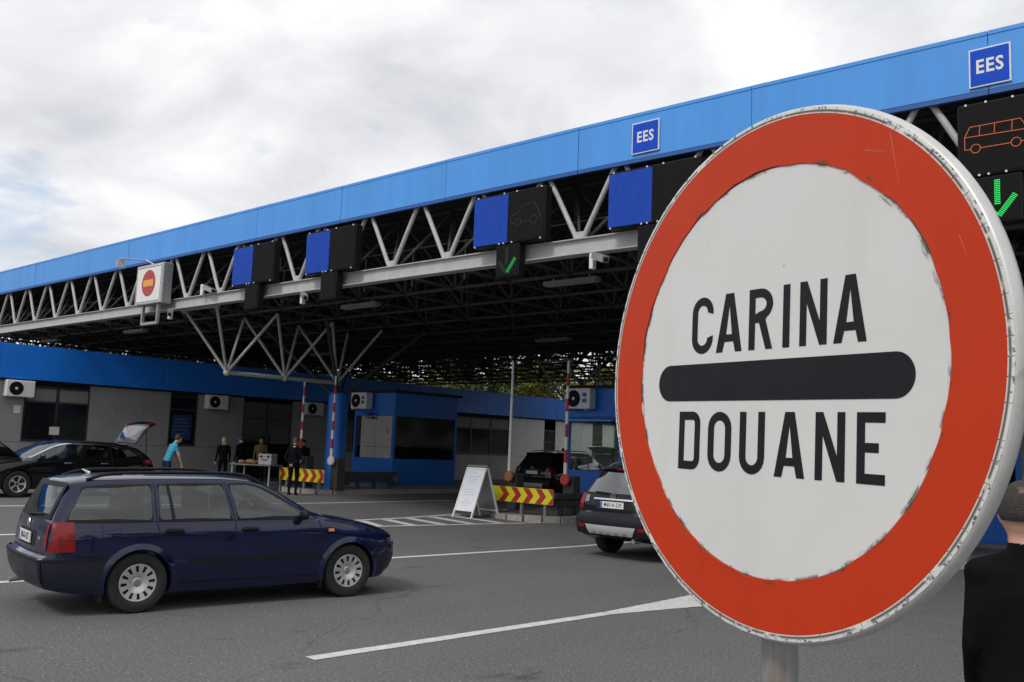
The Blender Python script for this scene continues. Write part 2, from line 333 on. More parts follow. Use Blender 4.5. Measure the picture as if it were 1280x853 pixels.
# ------------------------------------------------------------------ canopy
def camber(x): return -0.0008*min(max(0, x+15), 14)**2
XL, XR, YF, YB = -58.4, 33.1, 14.0, 43.4
MODX, MODY = 1.83, 2.1
canopy = thing('border_canopy', 'huge flat canopy with blue fascia over grey space frame spanning the checkpoint lanes', 'canopy', (-25.3,19.7,0.2))
COFF = Vector((25.3,-19.7,-0.2))
def cpart(g, name, m, smooth=None, kind=None):
    g.v = [tuple(Vector(p)+COFF) for p in g.v]; return tag(g.build(name, m, canopy, smooth), kind=kind)
nodes = [-10.82-MODX*n for n in range(-24, 26)]; nodes.sort()
x = XL
while x < XR-0.1:
    g = MB(); a, b = x+0.006, x+3.66-0.006; ca, cb_ = camber(a), camber(b); j = random.uniform(-0.004,0.004)
    for za_, zb_, y0, y1 in ((7.29,8.12,13.86,13.90),(8.09,8.15,13.85,14.30)):
        g.add([(a,y0+j,za_+ca),(b,y0+j,za_+cb_),(b,y1+j,za_+ca),(a,y1+j,za_+ca),(a,y0+j,zb_+ca),(b,y0+j,zb_+cb_),(b,y1+j,zb_+cb_),(a,y1+j,zb_+ca)],
              [(0,3,2,1),(4,5,6,7),(0,1,5,4),(1,2,6,5),(2,3,7,6),(3,0,4,7)])
    cpart(g, 'fascia_panel', M_fascia)
    g = MB(); g.bar((a,13.885,7.245+ca),(b,13.885,7.245+cb_),0.07,0.07); cpart(g, 'fascia_trim', M_fascia2)
    x += 3.66
for xx, nm in ((XL-0.06,'side_fascia'),(XR+0.06,'side_fascia')):
    g = MB(); g.box(xx-0.04,xx+0.04,13.9,YB,7.24+camber(xx),8.15+camber(xx)); cpart(g, nm, M_fascia)
g = MB()
ks = [XL]+[n for n in nodes if XL < n < XR]+[XR]
for i in range(len(ks)-1):
    a, b = ks[i], ks[i+1]; ca, cb_ = camber(a), camber(b)
    g.add([(a,13.92,7.62+ca),(b,13.92,7.62+cb_),(b,YB,7.62+cb_),(a,YB,7.62+ca),(a,13.92,7.95+ca),(b,13.92,7.95+cb_),(b,YB,7.95+cb_),(a,YB,7.95+ca)],[(0,3,2,1),(4,5,6,7),(0,1,5,4),(2,3,7,6)])
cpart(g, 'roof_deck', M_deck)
g = MB()                                    # purlins under the deck
for i in range(14):
    y = 15.0+MODY*i
    for k in range(len(ks)-1): g.bar((ks[k],y,7.55+camber(ks[k])),(ks[k+1],y,7.55+camber(ks[k+1])),0.08,0.13)
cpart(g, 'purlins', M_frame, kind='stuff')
for i in range(len(ks)-1):                  # front edge beam, a length per bay
    a, b = ks[i], ks[i+1]; ca, cb_ = camber(a), camber(b)
    g = MB(); g.bar((a+0.002,14.0,5.79+ca),(b-0.002,14.0,5.79+cb_),0.10,0.27); g.bar((a+0.002,13.99,5.642+ca),(b-0.002,13.99,5.642+cb_),0.26,0.022); g.bar((a+0.002,13.99,5.938+ca),(b-0.002,13.99,5.938+cb_),0.22,0.02)
    cpart(g, 'edge_beam', M_steel)
for n in nodes:
    if n < XL+1 or n > XR-1: continue
    c = camber(n)
    for s in (-1,1):
        g = MB(); g.tube((n+s*0.07,14.0,5.95+c),(n+s*0.93,14.0,7.50+c),0.052,10); cpart(g, 'truss_web', M_steel, 40)
    g = MB(); g.box(n-0.16,n+0.16,13.985,14.015,5.94+c,6.10+c); cpart(g, 'gusset_plate', M_steel)
g = MB(); rows = int((YB-YF)/MODY)
NX = [n for n in nodes if XL+0.5 < n < XR-0.5]
for j in range(0, rows+1):
    y = YF+MODY*j
    for i, n in enumerate(NX):
        c = camber(n); zt, zb_ = 7.40+c, 5.78+c
        r = 0.045
        if j > 0 and i < len(NX)-1: g.tube((n,y,zb_),(NX[i+1],y,5.78+camber(NX[i+1])),r,6,cap=False)
        if j < rows: g.tube((n,y,zb_),(n,y+MODY,zb_),r,6,cap=False)
        if j < rows:
            for sx in (-1,1):
                g.tube((n,y,zb_),(n+sx*MODX/2,y+MODY/2,zt),0.036,6,cap=False)
                g.tube((n,y+MODY,zb_),(n+sx*MODX/2,y+MODY/2,zt),0.036,6,cap=False)
            if i < len(NX)-1: g.tube((n+MODX/2,y+MODY/2,zt),(NX[i+1]+MODX/2,y+MODY/2,zt),r,6,cap=False)
            if j < rows-1: g.tube((n+MODX/2,y+MODY/2,zt),(n+MODX/2,y+1.5*MODY,zt),r,6,cap=False)
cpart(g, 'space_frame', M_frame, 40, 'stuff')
# catwalk rails behind the front truss
g = MB()
for z in (6.35, 6.75): g.tube((XL+1,15.4,z),(-4,15.4,z-0.02),0.016,6)
k = XL+1
while k < -4: g.tube((k,15.4,5.8),(k,15.4,6.78),0.018,6); k += MODX
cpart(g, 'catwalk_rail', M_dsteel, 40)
# inverted pyramids under the frame, along the column lines
def column_line(cx, ys, ycol, zg):
    zb_, zt = 3.85, 5.72
    for k, y in enumerate(ys):
        for sx in (-1,1):
            for sy in (-1,1):
                g = MB(); g.tube((cx,y,zb_),(cx+sx*0.915,y+sy*1.05,zt),0.046,10); cpart(g, 'brace', M_steel, 40)
        g = MB(); g.ball((cx,y,zb_),0.11,12); cpart(g, 'ball_joint', M_steel, 50)
        if k+1 < len(ys): g = MB(); g.tube((cx,y,zb_),(cx,ys[k+1],zb_),0.065,10); cpart(g, 'bottom_chord', M_steel, 40)
    for sx in (-1,1):
        g = MB(); g.ball((cx+sx*0.915,ys[0]-1.05,zt-0.02),0.11,12); cpart(g, 'ball_joint', M_steel, 50)
    g = MB(); g.tube((cx-0.915,ys[0]-1.05,zt-0.03),(cx+0.915,ys[0]-1.05,zt-0.03),0.05,10); cpart(g, 'cross_tube', M_steel, 40)
    g = MB(); g.lathe([(0.0,zg-0.05),(0.34,zg-0.05),(0.34,3.42),(0.30,3.52),(0.14,3.6),(0.0,3.6)],32,(cx,ycol,0)); cpart(g, 'column', M_boothblue, 40)
    for sx in (-1,1):
        for sy in (-1,1):
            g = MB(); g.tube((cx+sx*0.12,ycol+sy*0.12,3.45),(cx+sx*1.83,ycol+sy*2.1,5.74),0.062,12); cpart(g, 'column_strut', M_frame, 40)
YS1 = [15.4+2.1*k for k in range(3)]
column_line(-25.3, YS1, 19.7, 0.2); column_line(-5.9, YS1, 19.7, 0.0)
column_line(-25.3, [32.2+2.1*k for k in range(3)], 36.4, 0.2); column_line(-5.9, [32.2+2.1*k for k in range(3)], 36.4, 0.0)

# unlit strip lights under the frame
for k, (lx, ly) in enumerate([(x_, y_) for y_ in (16.1, 24.5) for x_ in (-40.1,-32.78,-19.97,-12.65,-1.67)]):
    t = thing('strip_light', 'unlit strip light hanging under the canopy frame', 'lamp', (lx,ly,5.73+camber(lx)), 0, 'unlit strip lights under the canopy')
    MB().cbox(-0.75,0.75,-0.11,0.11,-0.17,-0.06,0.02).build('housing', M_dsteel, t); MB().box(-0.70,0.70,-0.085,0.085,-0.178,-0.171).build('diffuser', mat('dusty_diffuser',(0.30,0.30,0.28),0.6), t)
    for s_ in (-0.5,0.5): MB().tube((s_,0,-0.062),(s_,0,0.05),0.012,6).build('hanger', M_steel, t)
# ------------------------------------------------------------------ small text helper (built-in font, turned into mesh)
def text_mesh(txt, size, m, off=0.0, depth=0.002):
    cu = bpy.data.curves.new('lettering', 'FONT'); cu.body = txt; cu.size = size; cu.offset = off; cu.extrude = depth; cu.space_character = 1.12; cu.align_x = 'CENTER'; cu.align_y = 'CENTER'; cu.resolution_u = 3
    o = bpy.data.objects.new('lettering', cu); COL.objects.link(o)
    me = bpy.data.meshes.new_from_object(o.evaluated_get(bpy.context.evaluated_depsgraph_get()))
    bpy.data.objects.remove(o); me.materials.clear(); me.materials.append(m); return me

# ------------------------------------------------------------------ things on the canopy front
def front(Y, X, z):                     # measured on the plane y = 13.9; moved to the plane of the thing
    k = Y/13.9; return X*k, CAM_H+(z-CAM_H)*k
def ees_sign(X0, X1, Z0, Z1, label):
    xm, zm = (X0+X1)/2, (Z0+Z1)/2; w, h = X1-X0, Z1-Z0
    t = thing('information_sign', label, 'sign', (xm,13.857,zm), 0, 'square lettered signs on the canopy fascia')
    MB().cbox(-w/2,w/2,-0.03,0.0,-h/2,h/2,0.004).build('plate', M_white, t)
    MB().box(-w/2+0.022,w/2-0.022,-0.034,-0.031,-h/2+0.022,h/2-0.022).build('blue_field', M_eesblue, t)
    o = share('lettering', text_mesh('EES', 0.26, M_signwhite, 0.006, 0.002), t, (0.0,-0.037,0.0), (PI/2,0,0), (0.90,1.08,1))
ees_sign(-9.55,-8.96,7.33,7.92, 'small blue EES sign on the fascia above the blue display beside the round sign')
ees_sign(-3.75,-3.20,7.23,7.80, 'small blue EES sign on the fascia above the lit bus display')

def led_mat(name, c, s): return mat(name, (c[0]*0.2,c[1]*0.2,c[2]*0.2), 0.6, emit=c, estr=s)
M_green = led_mat('led_green', (0.02,1.0,0.16), 0.8); M_gdim = led_mat('led_green_dim', (0.01,0.20,0.05), 0.10); M_gmid = led_mat('led_green_half', (0.02,0.8,0.14), 0.38)
M_orange = led_mat('led_orange', (1.0,0.20,0.05), 0.42); M_odim = mat('led_unlit', (0.05,0.038,0.026), 0.7, spec=0.1)
def arrow(parent, s, y, mats, w=0.07):
    # downward arrow of small square lamps: stem, left barb, right barb
    for k, (a, b) in enumerate((((0,0.27),(0,-0.16)),((-0.20,0.02),(-0.02,-0.23)),((0.20,0.02),(0.02,-0.23)))):
        if mats[k] is None: continue
        g = MB(); A = Vector((a[0]*s,0,a[1]*s)); B = Vector((b[0]*s,0,b[1]*s)); d = (B-A); n = max(4,int(d.length/0.026)); q = Vector((-d.z,0,d.x)).normalized()
        for i in range(n+1):
            for j in (-1,0,1):
                p = A+d*(i/n)+q*j*w/3*s; g.box(p.x-0.0085,p.x+0.0085,y-0.006,y,p.z-0.0085,p.z+0.0085)
        g.build('arrow_lamps', mats[k], parent)
def strokes(g, segs, w, y):
    for a, b in segs:
        A = Vector((a[0],0,a[1])); B = Vector((b[0],0,b[1])); d = (B-A).normalized(); q = Vector((-d.z,0,d.x))*w/2
        g.prism([A-q,B-q,B+q,A+q], lambda p: (p.x,y,p.z), lambda p: (p.x,y-0.004,p.z))
def ring(c, r, n=14): return [((c[0]+r*math.cos(2*PI*i/n),c[1]+r*math.sin(2*PI*i/n)),(c[0]+r*math.cos(2*PI*(i+1)/n),c[1]+r*math.sin(2*PI*(i+1)/n))) for i in range(n)]
def display(xc, label, pict=None, lamps=None, blue=True, dz=0.0, w=1.93):
    Y = 13.62; X, z = front(Y, xc, 6.59+dz); h = 1.06; t = thing('lane_display', label, 'display', (X,Y,z), 0, 'lane displays on the canopy front')
    MB().cbox(-w/2,w/2,0.0,0.20,-h/2,h/2,0.012).build('cabinet', M_black, t)
    if blue:
        b = MB().box(-w/2+0.02,-0.01,-0.012,-0.001,-h/2+0.03,h/2-0.035); b.build('blue_panel', M_bluepan, t)
        MB().box(0.01,w/2-0.025,-0.010,-0.001,-h/2+0.03,h/2-0.03).build('led_panel', M_screen, t)
    else: MB().box(-w/2+0.025,w/2-0.025,-0.010,-0.001,-h/2+0.03,h/2-0.03).build('led_panel', M_screen, t)
    for bx, bz in ((-w/2+0.12,1),(-0.12,1),(0.22,1),(w/2-0.1,1),(-w/2+0.07,-1),(-0.22,-1),(-0.1,-1),(0.12,-1),(w/2-0.1,-1)):
        MB().lathe([(0,-0.02),(0.016,-0.02),(0.018,0.0)],8,(bx,0,bz*(h/2-0.014)),'y').build('bolt', M_white, t)
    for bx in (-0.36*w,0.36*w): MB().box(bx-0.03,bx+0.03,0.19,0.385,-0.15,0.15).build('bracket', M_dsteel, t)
    a = MB().cbox(-0.31,0.31,0.01,0.21,-h/2-0.68,-h/2-0.012,0.012).build('arrow_box', M_black, t)
    MB().box(-0.28,0.28,0.0,0.009,-h/2-0.65,-h/2-0.04).build('arrow_panel', M_screen, a)
    if lamps:
        e = bpy.data.objects.new('arrow', None)
        g = MB(); s = 0.95; off = -h/2-0.36
        for k, (p, q_) in enumerate((((0,0.27),(0,-0.06)),((-0.20,0.0),(-0.015,-0.225)),((0.22,0.04),(0.02,-0.22)))):
            if lamps[k] is None: continue
            g = MB(); A = Vector((p[0],0,p[1]+off)); B = Vector((q_[0],0,q_[1]+off)); d = B-A; n = max(4,int(d.length/0.024)); qq = Vector((-d.z,0,d.x)).normalized()
            for i in range(n+1):
                for j in (-1.5,-0.5,0.5,1.5):
                    c = A+d*(i/n)+qq*j*0.019; g.box(c.x-0.0068,c.x+0.0068,-0.006,-0.0005,c.z-0.0068,c.z+0.0068)
            g.build('arrow_lamps', lamps[k], a)
        bpy.data.objects.remove(e)
    if pict == 'bus':
        g = MB(); y = -0.012; x0, x1 = -0.40, 0.40; zb_, zm, zt = -0.13,0.05,0.19
        cx0, cx1 = x0+0.14, x1-0.15
        sg = [((x0,zb_),(x0,zm)),((x0,zm),(x0+0.07,zt)),((x0+0.07,zt),(x1-0.09,zt)),((x1-0.09,zt),(x1,zm-0.02)),((x1,zm-0.02),(x1,zb_)),((x0,zm),(x1,zm-0.02)),
              ((x0,zb_),(cx0-0.065,zb_)),((cx0+0.065,zb_),(cx1-0.065,zb_)),((cx1+0.065,zb_),(x1,zb_))]+[((x0+k,zm),(x0+k+0.01,zt)) for k in (0.19,0.38,0.60)]
        sg += ring((cx0,zb_),0.062)+ring((cx1,zb_),0.062); strokes(g, sg, 0.008, y); g.build('bus_pictogram', M_orange, t)
    if pict == 'car':
        g = MB(); y = -0.011; x0 = 0.08
        sg = [((x0,-0.13),(x0,0.02)),((x0,0.02),(x0+0.18,0.06)),((x0+0.18,0.06),(x0+0.32,0.20)),((x0+0.32,0.20),(x0+0.60,0.22)),((x0+0.60,0.22),(x0+0.72,0.06)),((x0+0.72,0.06),(x0+0.78,-0.10)),((x0+0.28,-0.14),(x0+0.50,-0.14)),((x0,-0.13),(x0+0.10,-0.14))]
        sg += ring((x0+0.19,-0.13),0.08)+ring((x0+0.60,-0.12),0.08); strokes(g, sg, 0.016, y); g.build('car_pictogram', M_odim, t)
display(-21.93, 'lane display half blue half black beside the white no entry box')
display(-18.55, 'lane display half blue half black, second along from the no entry box')
display(-12.62, 'half blue half black lane display with faint unlit car outline and dim green arrow', 'car', (M_gdim,M_gdim,M_gmid))
display(-9.12, 'half blue half black lane display under the EES sign, partly covered by the round sign', dz=-0.04)
display(-3.43, 'black lane display with orange bus outline and bright green arrow', 'bus', (M_green,M_green,M_green), blue=False, dz=-0.10, w=1.0)

def no_entry():
    Y = 13.45; k = Y/13.6; X0, X1 = -27.9*k, -26.25*k; z0, z1 = CAM_H+(5.82-CAM_H)*k, CAM_H+(7.07-CAM_H)*k; w, h = X1-X0, z1-z0
    t = thing('no_entry_box', 'white light box with red no entry disc and amber bar on canopy edge', 'sign', ((X0+X1)/2,Y,z0))
    MB().cbox(-w/2,w/2,0,0.32,0,h,0.02).build('cabinet', M_galv, t)
    MB().box(-w/2+0.05,w/2-0.05,-0.012,-0.002,0.05,h-0.05).build('white_face', M_signwhite, t)
    g = MB()
    for a in ((-w/2+0.08,-w/2+0.10,0.10,h-0.10),(w/2-0.10,w/2-0.08,0.10,h-0.10),(-w/2+0.08,w/2-0.08,0.08,0.10),(-w/2+0.08,w/2-0.08,h-0.10,h-0.08)): g.box(a[0],a[1],-0.016,-0.013,a[2],a[3])
    g.build('face_border', M_ink, t)
    M_nr = mat('no_entry_red', (0.42,0.055,0.05), 0.5, var=0.1, vscale=8); M_na = mat('no_entry_amber', (0.80,0.36,0.08), 0.5)
    MB().lathe([(0,-0.022),(0.40,-0.022),(0.405,-0.013)],40,(0.0,0,h*0.53),'y').build('disc', M_nr, t)
    MB().box(-0.30,0.30,-0.028,-0.023,h*0.53-0.10,h*0.53+0.10).build('bar', M_na, t)
    f = MB()
    for a in ((-0.5,-0.42,-0.60,-0.001),(0.42,0.5,-0.60,-0.001),(-0.42,0.42,-0.60,-0.52)): f.box(a[0],a[1],0.08,0.16,a[2],a[3])
    f.build('lower_frame', M_galv, t); 
    for s in (-0.6,0.6): MB().box(s-0.03,s+0.03,0.31,0.56,0.05,0.15).build('bracket', M_dsteel, t)
    l = thing('floodlight', 'small grey floodlight on an arm above the no entry box', 'floodlight', ((X0+X1)/2-0.2,Y+0.1,z1))
    MB().tube((0.2,0.05,0.0),(-0.1,-0.1,0.16),0.022,8).tube((-0.1,-0.1,0.16),(-1.35,-0.35,0.30),0.022,8).build('arm', M_galv, l, 40)
    g = MB(); g.prism([(-0.15,-0.05),(0.14,-0.14),(0.14,0.10),(-0.10,0.10)], lambda p: (-1.38+p[0]*0.5,-0.42,0.16+p[1]), lambda p: (-1.38+p[0],-0.20,0.16+p[1])); g.build('lamp_head', M_galv, l)
no_entry()
def cctv(X, Y, z, rz, label):
    t = thing('security_camera', label, 'camera', (X,Y,z), rz, 'security cameras under the canopy edge')
    MB().cbox(-0.045,0.045,-0.12,0.0,-0.30,0.02,0.01).build('mounting_plate', M_white, t)
    MB().tube((0,-0.06,-0.15),(0.18,-0.20,-0.12),0.03,8).build('arm', M_white, t, 40)
    g = MB(); g.bar((0.10,-0.14,-0.06),(0.52,-0.36,-0.22),0.13,0.12); g.build('housing', M_galv, t)
    MB().tube((0.52,-0.36,-0.22),(0.545,-0.373,-0.23),0.045,10).build('lens', M_black, t, 40)
cctv(-10.45,13.99,5.60,0,'white security camera under the edge beam beside the display with the EES sign above')
cctv(-19.6,14.0,5.62,0,'security camera under the edge beam beside the second display from the no entry box')
cctv(-24.3,13.86,6.20,0.5,'security camera on top of the edge beam next to the no entry box')
cctv(-26.0,13.86,5.62,0,'security camera hanging under the edge beam below the no entry box')

# ------------------------------------------------------------------ office building along the yard (faces +x)
BX = -34.0; GZ = 0.2
bld = thing('customs_office', 'long single storey grey panelled office under the canopy with blue fascia', 'building', (BX,20,GZ))
def bpart(g, name, m, parent=None, smooth=None):
    p = Vector((BX,20,GZ)); g.v = [tuple(Vector(q)-p) for q in g.v]; return g.build(name, m, parent or bld, smooth)
bpart(MB().box(-44,BX-0.06,0,64,-0.3,4.55), 'wall', M_gap); bpart(MB().box(-44.2,BX+0.10,0,64,4.56,4.70), 'roof', M_deck)
y = 0.0
while y < 63.9:
    bpart(MB().cbox(BX+0.12,BX+0.22,y+0.005,y+2.995,3.62,4.80,0.006), 'fascia_panel', M_bfascia); y += 3.0
bpart(MB().box(BX-0.05,BX+0.115,0,64,3.56,3.615), 'soffit', M_gap)
openings = [(12.95,15.2,1.50,3.42),(18.35,19.5,1.50,3.45),(21.6,24.0,0.2,3.42),(26.4,28.6,1.5,3.40),(32.2,38.2,1.5,3.42),(41.2,42.2,0.2,3.0),(45.8,46.8,1.5,3.0)]
joints = [0.0,1.1,2.2,3.3,4.4,5.5,6.6,7.7,8.8,9.9,11.0,11.95,12.95,15.2,16.2,17.28,18.35,19.5,20.55,21.6,24.0,25.2,26.4,28.6,29.8,31.0,32.2,33.7,35.2,36.7,38.2,39.7,41.2,42.2,43.4,44.6,45.8,46.8,48.0,50,52,54,56,58,60,62,64]
for i in range(len(joints)-1):
    a, b = joints[i], joints[i+1]; mid = (a+b)/2
    op = next((o for o in openings if o[0]-0.01 <= a and b <= o[1]+0.01), None); m = M_white_clad if 38.2 <= mid < 49 else M_grey
    for z0, z1 in ((0.2,1.465),(1.475,3.56)):
        if op and z0 < op[2]-0.01 and z1 > 1.49: z1 = min(z1, op[2]-0.01)
        if op and op[2]-0.02 <= z0: 
            if op[3] < 3.5: bpart(MB().cbox(BX-0.05,BX,a+0.005,b-0.005,op[3]+0.01,3.555,0.004), 'wall_panel', m)
            continue
        if op and op[2] < 0.5: continue
        bpart(MB().cbox(BX-0.05,BX,a+0.005,b-0.005,z0,z1,0.004), 'wall_panel', m)
M_blind = mat('roller_blind', (0.22,0.22,0.21), 0.8, var=0.1, vscale=6)
M_poster = mat('blue_poster', (0.02,0.04,0.16), 0.5, var=0.4, vscale=5)
for k, (a, b, z0, z1) in enumerate(openings):
    n = 2 if b-a < 3 else 4
    if b-a < 1.3: n = 1
    fr = MB(); d0, d1 = BX-0.055, BX+0.012
    zt = z1-0.55 if (z1-z0) < 2.2 else z1-0.7
    fr.box(d0,d1,a,b,z1-0.07,z1); fr.box(d0,d1,a,b,z0,z0+0.07)
    for i in range(n+1):
        yy = a+(b-a)*i/n; fr.box(d0,d1-0.002,max(a,yy-0.045),min(b,yy+0.045),z0+0.07,z1-0.07)
    fr.box(d0,d1-0.004,a+0.045,b-0.045,zt-0.035,zt+0.035); w = bpart(fr, 'window' if z0 > 1 else 'door', M_dframe)
    for i in range(n):
        ya, yb = a+(b-a)*i/n+0.046, a+(b-a)*(i+1)/n-0.046
        bpart(MB().box(BX-0.035,BX-0.025,ya,yb,z0+0.07,zt-0.036), 'pane', M_glass_d, None); bpart(MB().box(BX-0.035,BX-0.025,ya,yb,zt+0.036,z1-0.07), 'pane', M_blind if k in (0,4) else M_glass_d, None)
def flat_note(y, z, w, h, m, name, label, cat):
    t = thing(name, label, cat, (BX,y,z)); MB().box(0.001,0.008,-w/2,w/2,0,h).build('sheet', m, t); return t
flat_note(12.75,2.45,0.22,0.26,M_white,'paper_notice','white paper notice on the grey wall below the first air conditioner','notice')
t = thing('paper_notice', 'white paper notice taped low on the dark double window behind the black estate car', 'notice', (BX+0.014,14.05,1.75)); MB().box(0,0.004,-0.17,0.17,0,0.28).build('sheet', M_white, t)
t = flat_note(16.8,1.96,0.32,0.32,M_white,'no_smoking_sign','small white sign with red crossed ring on the grey panel wall','sign')
MB().lathe([(0.09,0.0),(0.125,0.0),(0.125,0.004),(0.09,0.004),(0.09,0.0)],24,(0.009,0,0.16),'x').build('ring', M_red, t)
g = MB(); g.bar((0.012,-0.075,0.085),(0.012,0.075,0.235),0.004,0.03); g.build('slash', M_red, t)
MB().box(0.0085,0.0105,-0.06,0.06,0.15,0.17).build('cigarette', M_ink, t)
t = thing('blue_poster', 'dark blue poster filling the narrow office window', 'poster', (BX-0.02,18.9,1.75)); MB().box(0,0.006,-0.42,0.42,0,0.95).build('sheet', M_poster, t)
for k in range(5): MB().box(0.007,0.009,-0.34,0.20+0.05*(k%3),0.2+0.14*k,0.24+0.14*k).build('text_line', mat('poster_line',(0.12,0.14,0.26),0.6), t)
t = thing('landscape_poster', 'grey landscape picture hanging inside the dark office doorway', 'picture', (BX-0.02,23.45,1.7)); MB().box(0,0.012,-0.45,0.45,0,0.75).build('sheet', mat('grey_picture',(0.10,0.105,0.11),0.5,var=0.7,vscale=3.5,stretch=(1,1,3)), t)

def ac_unit(loc, rz, label, w=0.92, h=0.56, stickers=False):
    t = thing('air_conditioner', label, 'air conditioner', loc, rz, 'outdoor air conditioner units')
    MB().cbox(-w/2,w/2,-0.36,-0.06,0,h,0.018).build('housing', M_white, t)
    cx = -w*0.16; r = h*0.41
    MB().lathe([(0,-0.362),(r,-0.362)],28,(cx,0,h/2),'y').build('fan_opening', M_black, t)
    g = MB()
    for k in range(5): g.lathe([(r*(0.22+0.19*k)-0.004,-0.372),(r*(0.22+0.19*k)+0.004,-0.372),(r*(0.22+0.19*k)+0.004,-0.364),(r*(0.22+0.19*k)-0.004,-0.364)],28,(cx,0,h/2),'y')
    for k in range(8): a = k*PI/8; g.bar((cx-r*math.cos(a),-0.368,h/2-r*math.sin(a)),(cx+r*math.cos(a),-0.368,h/2+r*math.sin(a)),0.006,0.006)
    g.build('fan_grille', M_trim, t); MB().lathe([(0,-0.376),(r*0.2,-0.376),(r*0.22,-0.366)],16,(cx,0,h/2),'y').build('hub', M_white, t)
    for s in (-1,1): MB().box(s*w*0.34-0.02,s*w*0.34+0.02,-0.38,0,-0.045,-0.002).build('bracket', M_galv, t)
    if stickers:
        for k in range(2): MB().box(w*0.20,w*0.36,-0.366,-0.361,h*0.30+k*h*0.28,h*0.30+k*h*0.28+h*0.2).build('sticker', M_plateb, t)
    return t
ac_unit((BX,12.68,3.0),PI/2,'white air conditioner at the corner of the sunlit grey wall, left of the double window')
ac_unit((BX,20.2,3.0),PI/2,'white air conditioner above the two people by the office door')
ac_unit((BX,24.95,3.0),PI/2,'white air conditioner in the shade beyond the office door behind the striped booms')

# ------------------------------------------------------------------ traffic islands with kerb stones
kerb_me = {}
def island(cx, y0, y1, hw, label):
    zg = gz(cx); t = thing('traffic_island', label, 'traffic island', (cx,y0,zg), 0, 'kerbed islands between the lanes')
    # outline: straight sides and a rounded nose towards the yard
    P = []; L = y1-y0-hw
    n = max(2,int(L/0.8))
    for i in range(n+1): P.append((hw, hw+L*(1-i/n)))
    for i in range(1,8): a = PI*i/8; P.append((hw*math.cos(a), hw-hw*math.sin(a)))
    for i in range(n+1): P.append((-hw, hw+L*i/n))
    g = MB(); top = [(p[0]*0.93,p[1]*0.985+0.06) for p in P]; g.prism(top, lambda p: (p[0],p[1],-0.12), lambda p: (p[0],p[1],0.142)); g.build('island_top', M_conc, t)
    for i in range(len(P)-1):
        a, b = Vector((*P[i],0)), Vector((*P[i+1],0)); d = (b-a); l = d.length; d.normalize(); q = Vector((d.y,-d.x,0)); a2, b2 = a+d*0.008, b-d*0.008
        zt = 0.15+random.uniform(-0.006,0.006); wi = 0.14; k = random.uniform(-0.006,0.006)
        v = [a2+q*k, b2+q*k, b2-q*wi, a2-q*wi]; g = MB()
        g.add([(p.x,p.y,-0.12) for p in v]+[(p.x,p.y,zt-0.02) for p in v]+[(v[0].x-q.x*0.02,v[0].y-q.y*0.02,zt),(v[1].x-q.x*0.02,v[1].y-q.y*0.02,zt),(v[2].x,v[2].y,zt),(v[3].x,v[3].y,zt)],
              [(3,2,1,0),(0,1,5,4),(1,2,6,5),(2,3,7,6),(3,0,4,7),(4,5,9,8),(5,6,10,9),(6,7,11,10),(7,4,8,11),(8,9,10,11)])
        g.build('kerb_stone', M_kerb, t)
    return t
I1, I2, I3 = -25.45, -16.3, -6.1
island(I1,18.15,34,1.2,'kerbed island carrying the blue column and the pale windowed booth')
island(I2,18.45,34,1.15,'kerbed island beside the folding white board')
island(I3,18.3,34,1.15,'kerbed island hidden largely behind the big customs sign')

# ------------------------------------------------------------------ chevron boards, guard rails, booms
def chevron_board(xa, xb, y, z0, z1, diamond, label, zg):
    t = thing('chevron_board', label, 'barrier board', ((xa+xb)/2,y,zg), 0, 'striped chevron boards at island noses')
    w, h = xb-xa, z1-z0; zo = z0-zg; MB().box(-w/2,w/2,0,0.03,zo,zo+h).build('board', M_yel, t)
    sl = h*0.42; pitch = 0.42; k = 0; x = -w/2-pitch
    Zs = [zo, zo+h/2, zo+h]
    def clip(x): return min(max(x,-w/2),w/2)
    dx0 = -w/2+w*0.17
    x = dx0+pitch*0.40 if diamond else -w/2
    def chev(x0, d):
        bw = pitch*0.48; rows = []
        N = 8
        for i in range(N+1):
            f = i/N; z = zo+0.006+(h-0.012)*f; o = sl*(1-abs(2*f-1))*d
            rows.append([(clip(x0+o),-0.004,z),(clip(x0+bw+o),-0.004,z)])
        if rows[0][0][0] < w/2-0.01 and rows[0][1][0] > -w/2+0.01: MB().grid(rows).build('chevron', M_red, t)
    while x < w/2: chev(x, 1); x += pitch
    if diamond:
        x = dx0-pitch*0.40-pitch*0.48
        while x > -w/2-pitch: chev(x, -1); x -= pitch
    for s in (-0.35,0.05,0.38): MB().cbox(s*w-0.04,s*w+0.04,0.031,0.11,0.1,zo+h-0.05,0.008).build('post', M_dsteel, t)
chevron_board(-26.6,-24.2,18.42,0.57,0.97,False,'yellow and red chevron board on the island with the blue column',0.2)
chevron_board(-17.55,-15.12,18.75,0.48,0.87,True,'yellow and red chevron board behind the folding white board',gz(I2))
M_guard = mat('guard_rail_dark', (0.055,0.055,0.055), 0.6, var=0.2, vscale=5)
def guard(x, y0, y1, zg, label):
    t = thing('guard_rail', label, 'guard rail', (x,y0,zg+0.145), 0, 'dark guard rails along the islands')
    L = y1-y0
    MB().cbox(-0.09,0.09,0,L,0.42,0.58,0.02).build('upper_beam', M_guard, t); MB().cbox(-0.07,0.07,0,L,0.24,0.40,0.02).build('lower_beam', M_guard, t)
    for k in range(4): MB().cbox(-0.05,0.05,0.3+k*(L-0.6)/3-0.06,0.3+k*(L-0.6)/3+0.06,0,0.43,0.006).build('post', M_guard, t)
    MB().tube((0.092,L-0.12,0.36),(0.14,L-0.12,0.36),0.10,16).build('end_reflector', M_conc, t, 40)
for x, nm in ((I1,'the blue column'),(I2,'the chevron board with the yellow diamond')):
    guard(x+1.0,19.0,21.7,gz(x),'dark double guard rail on the lane edge beside '+nm)
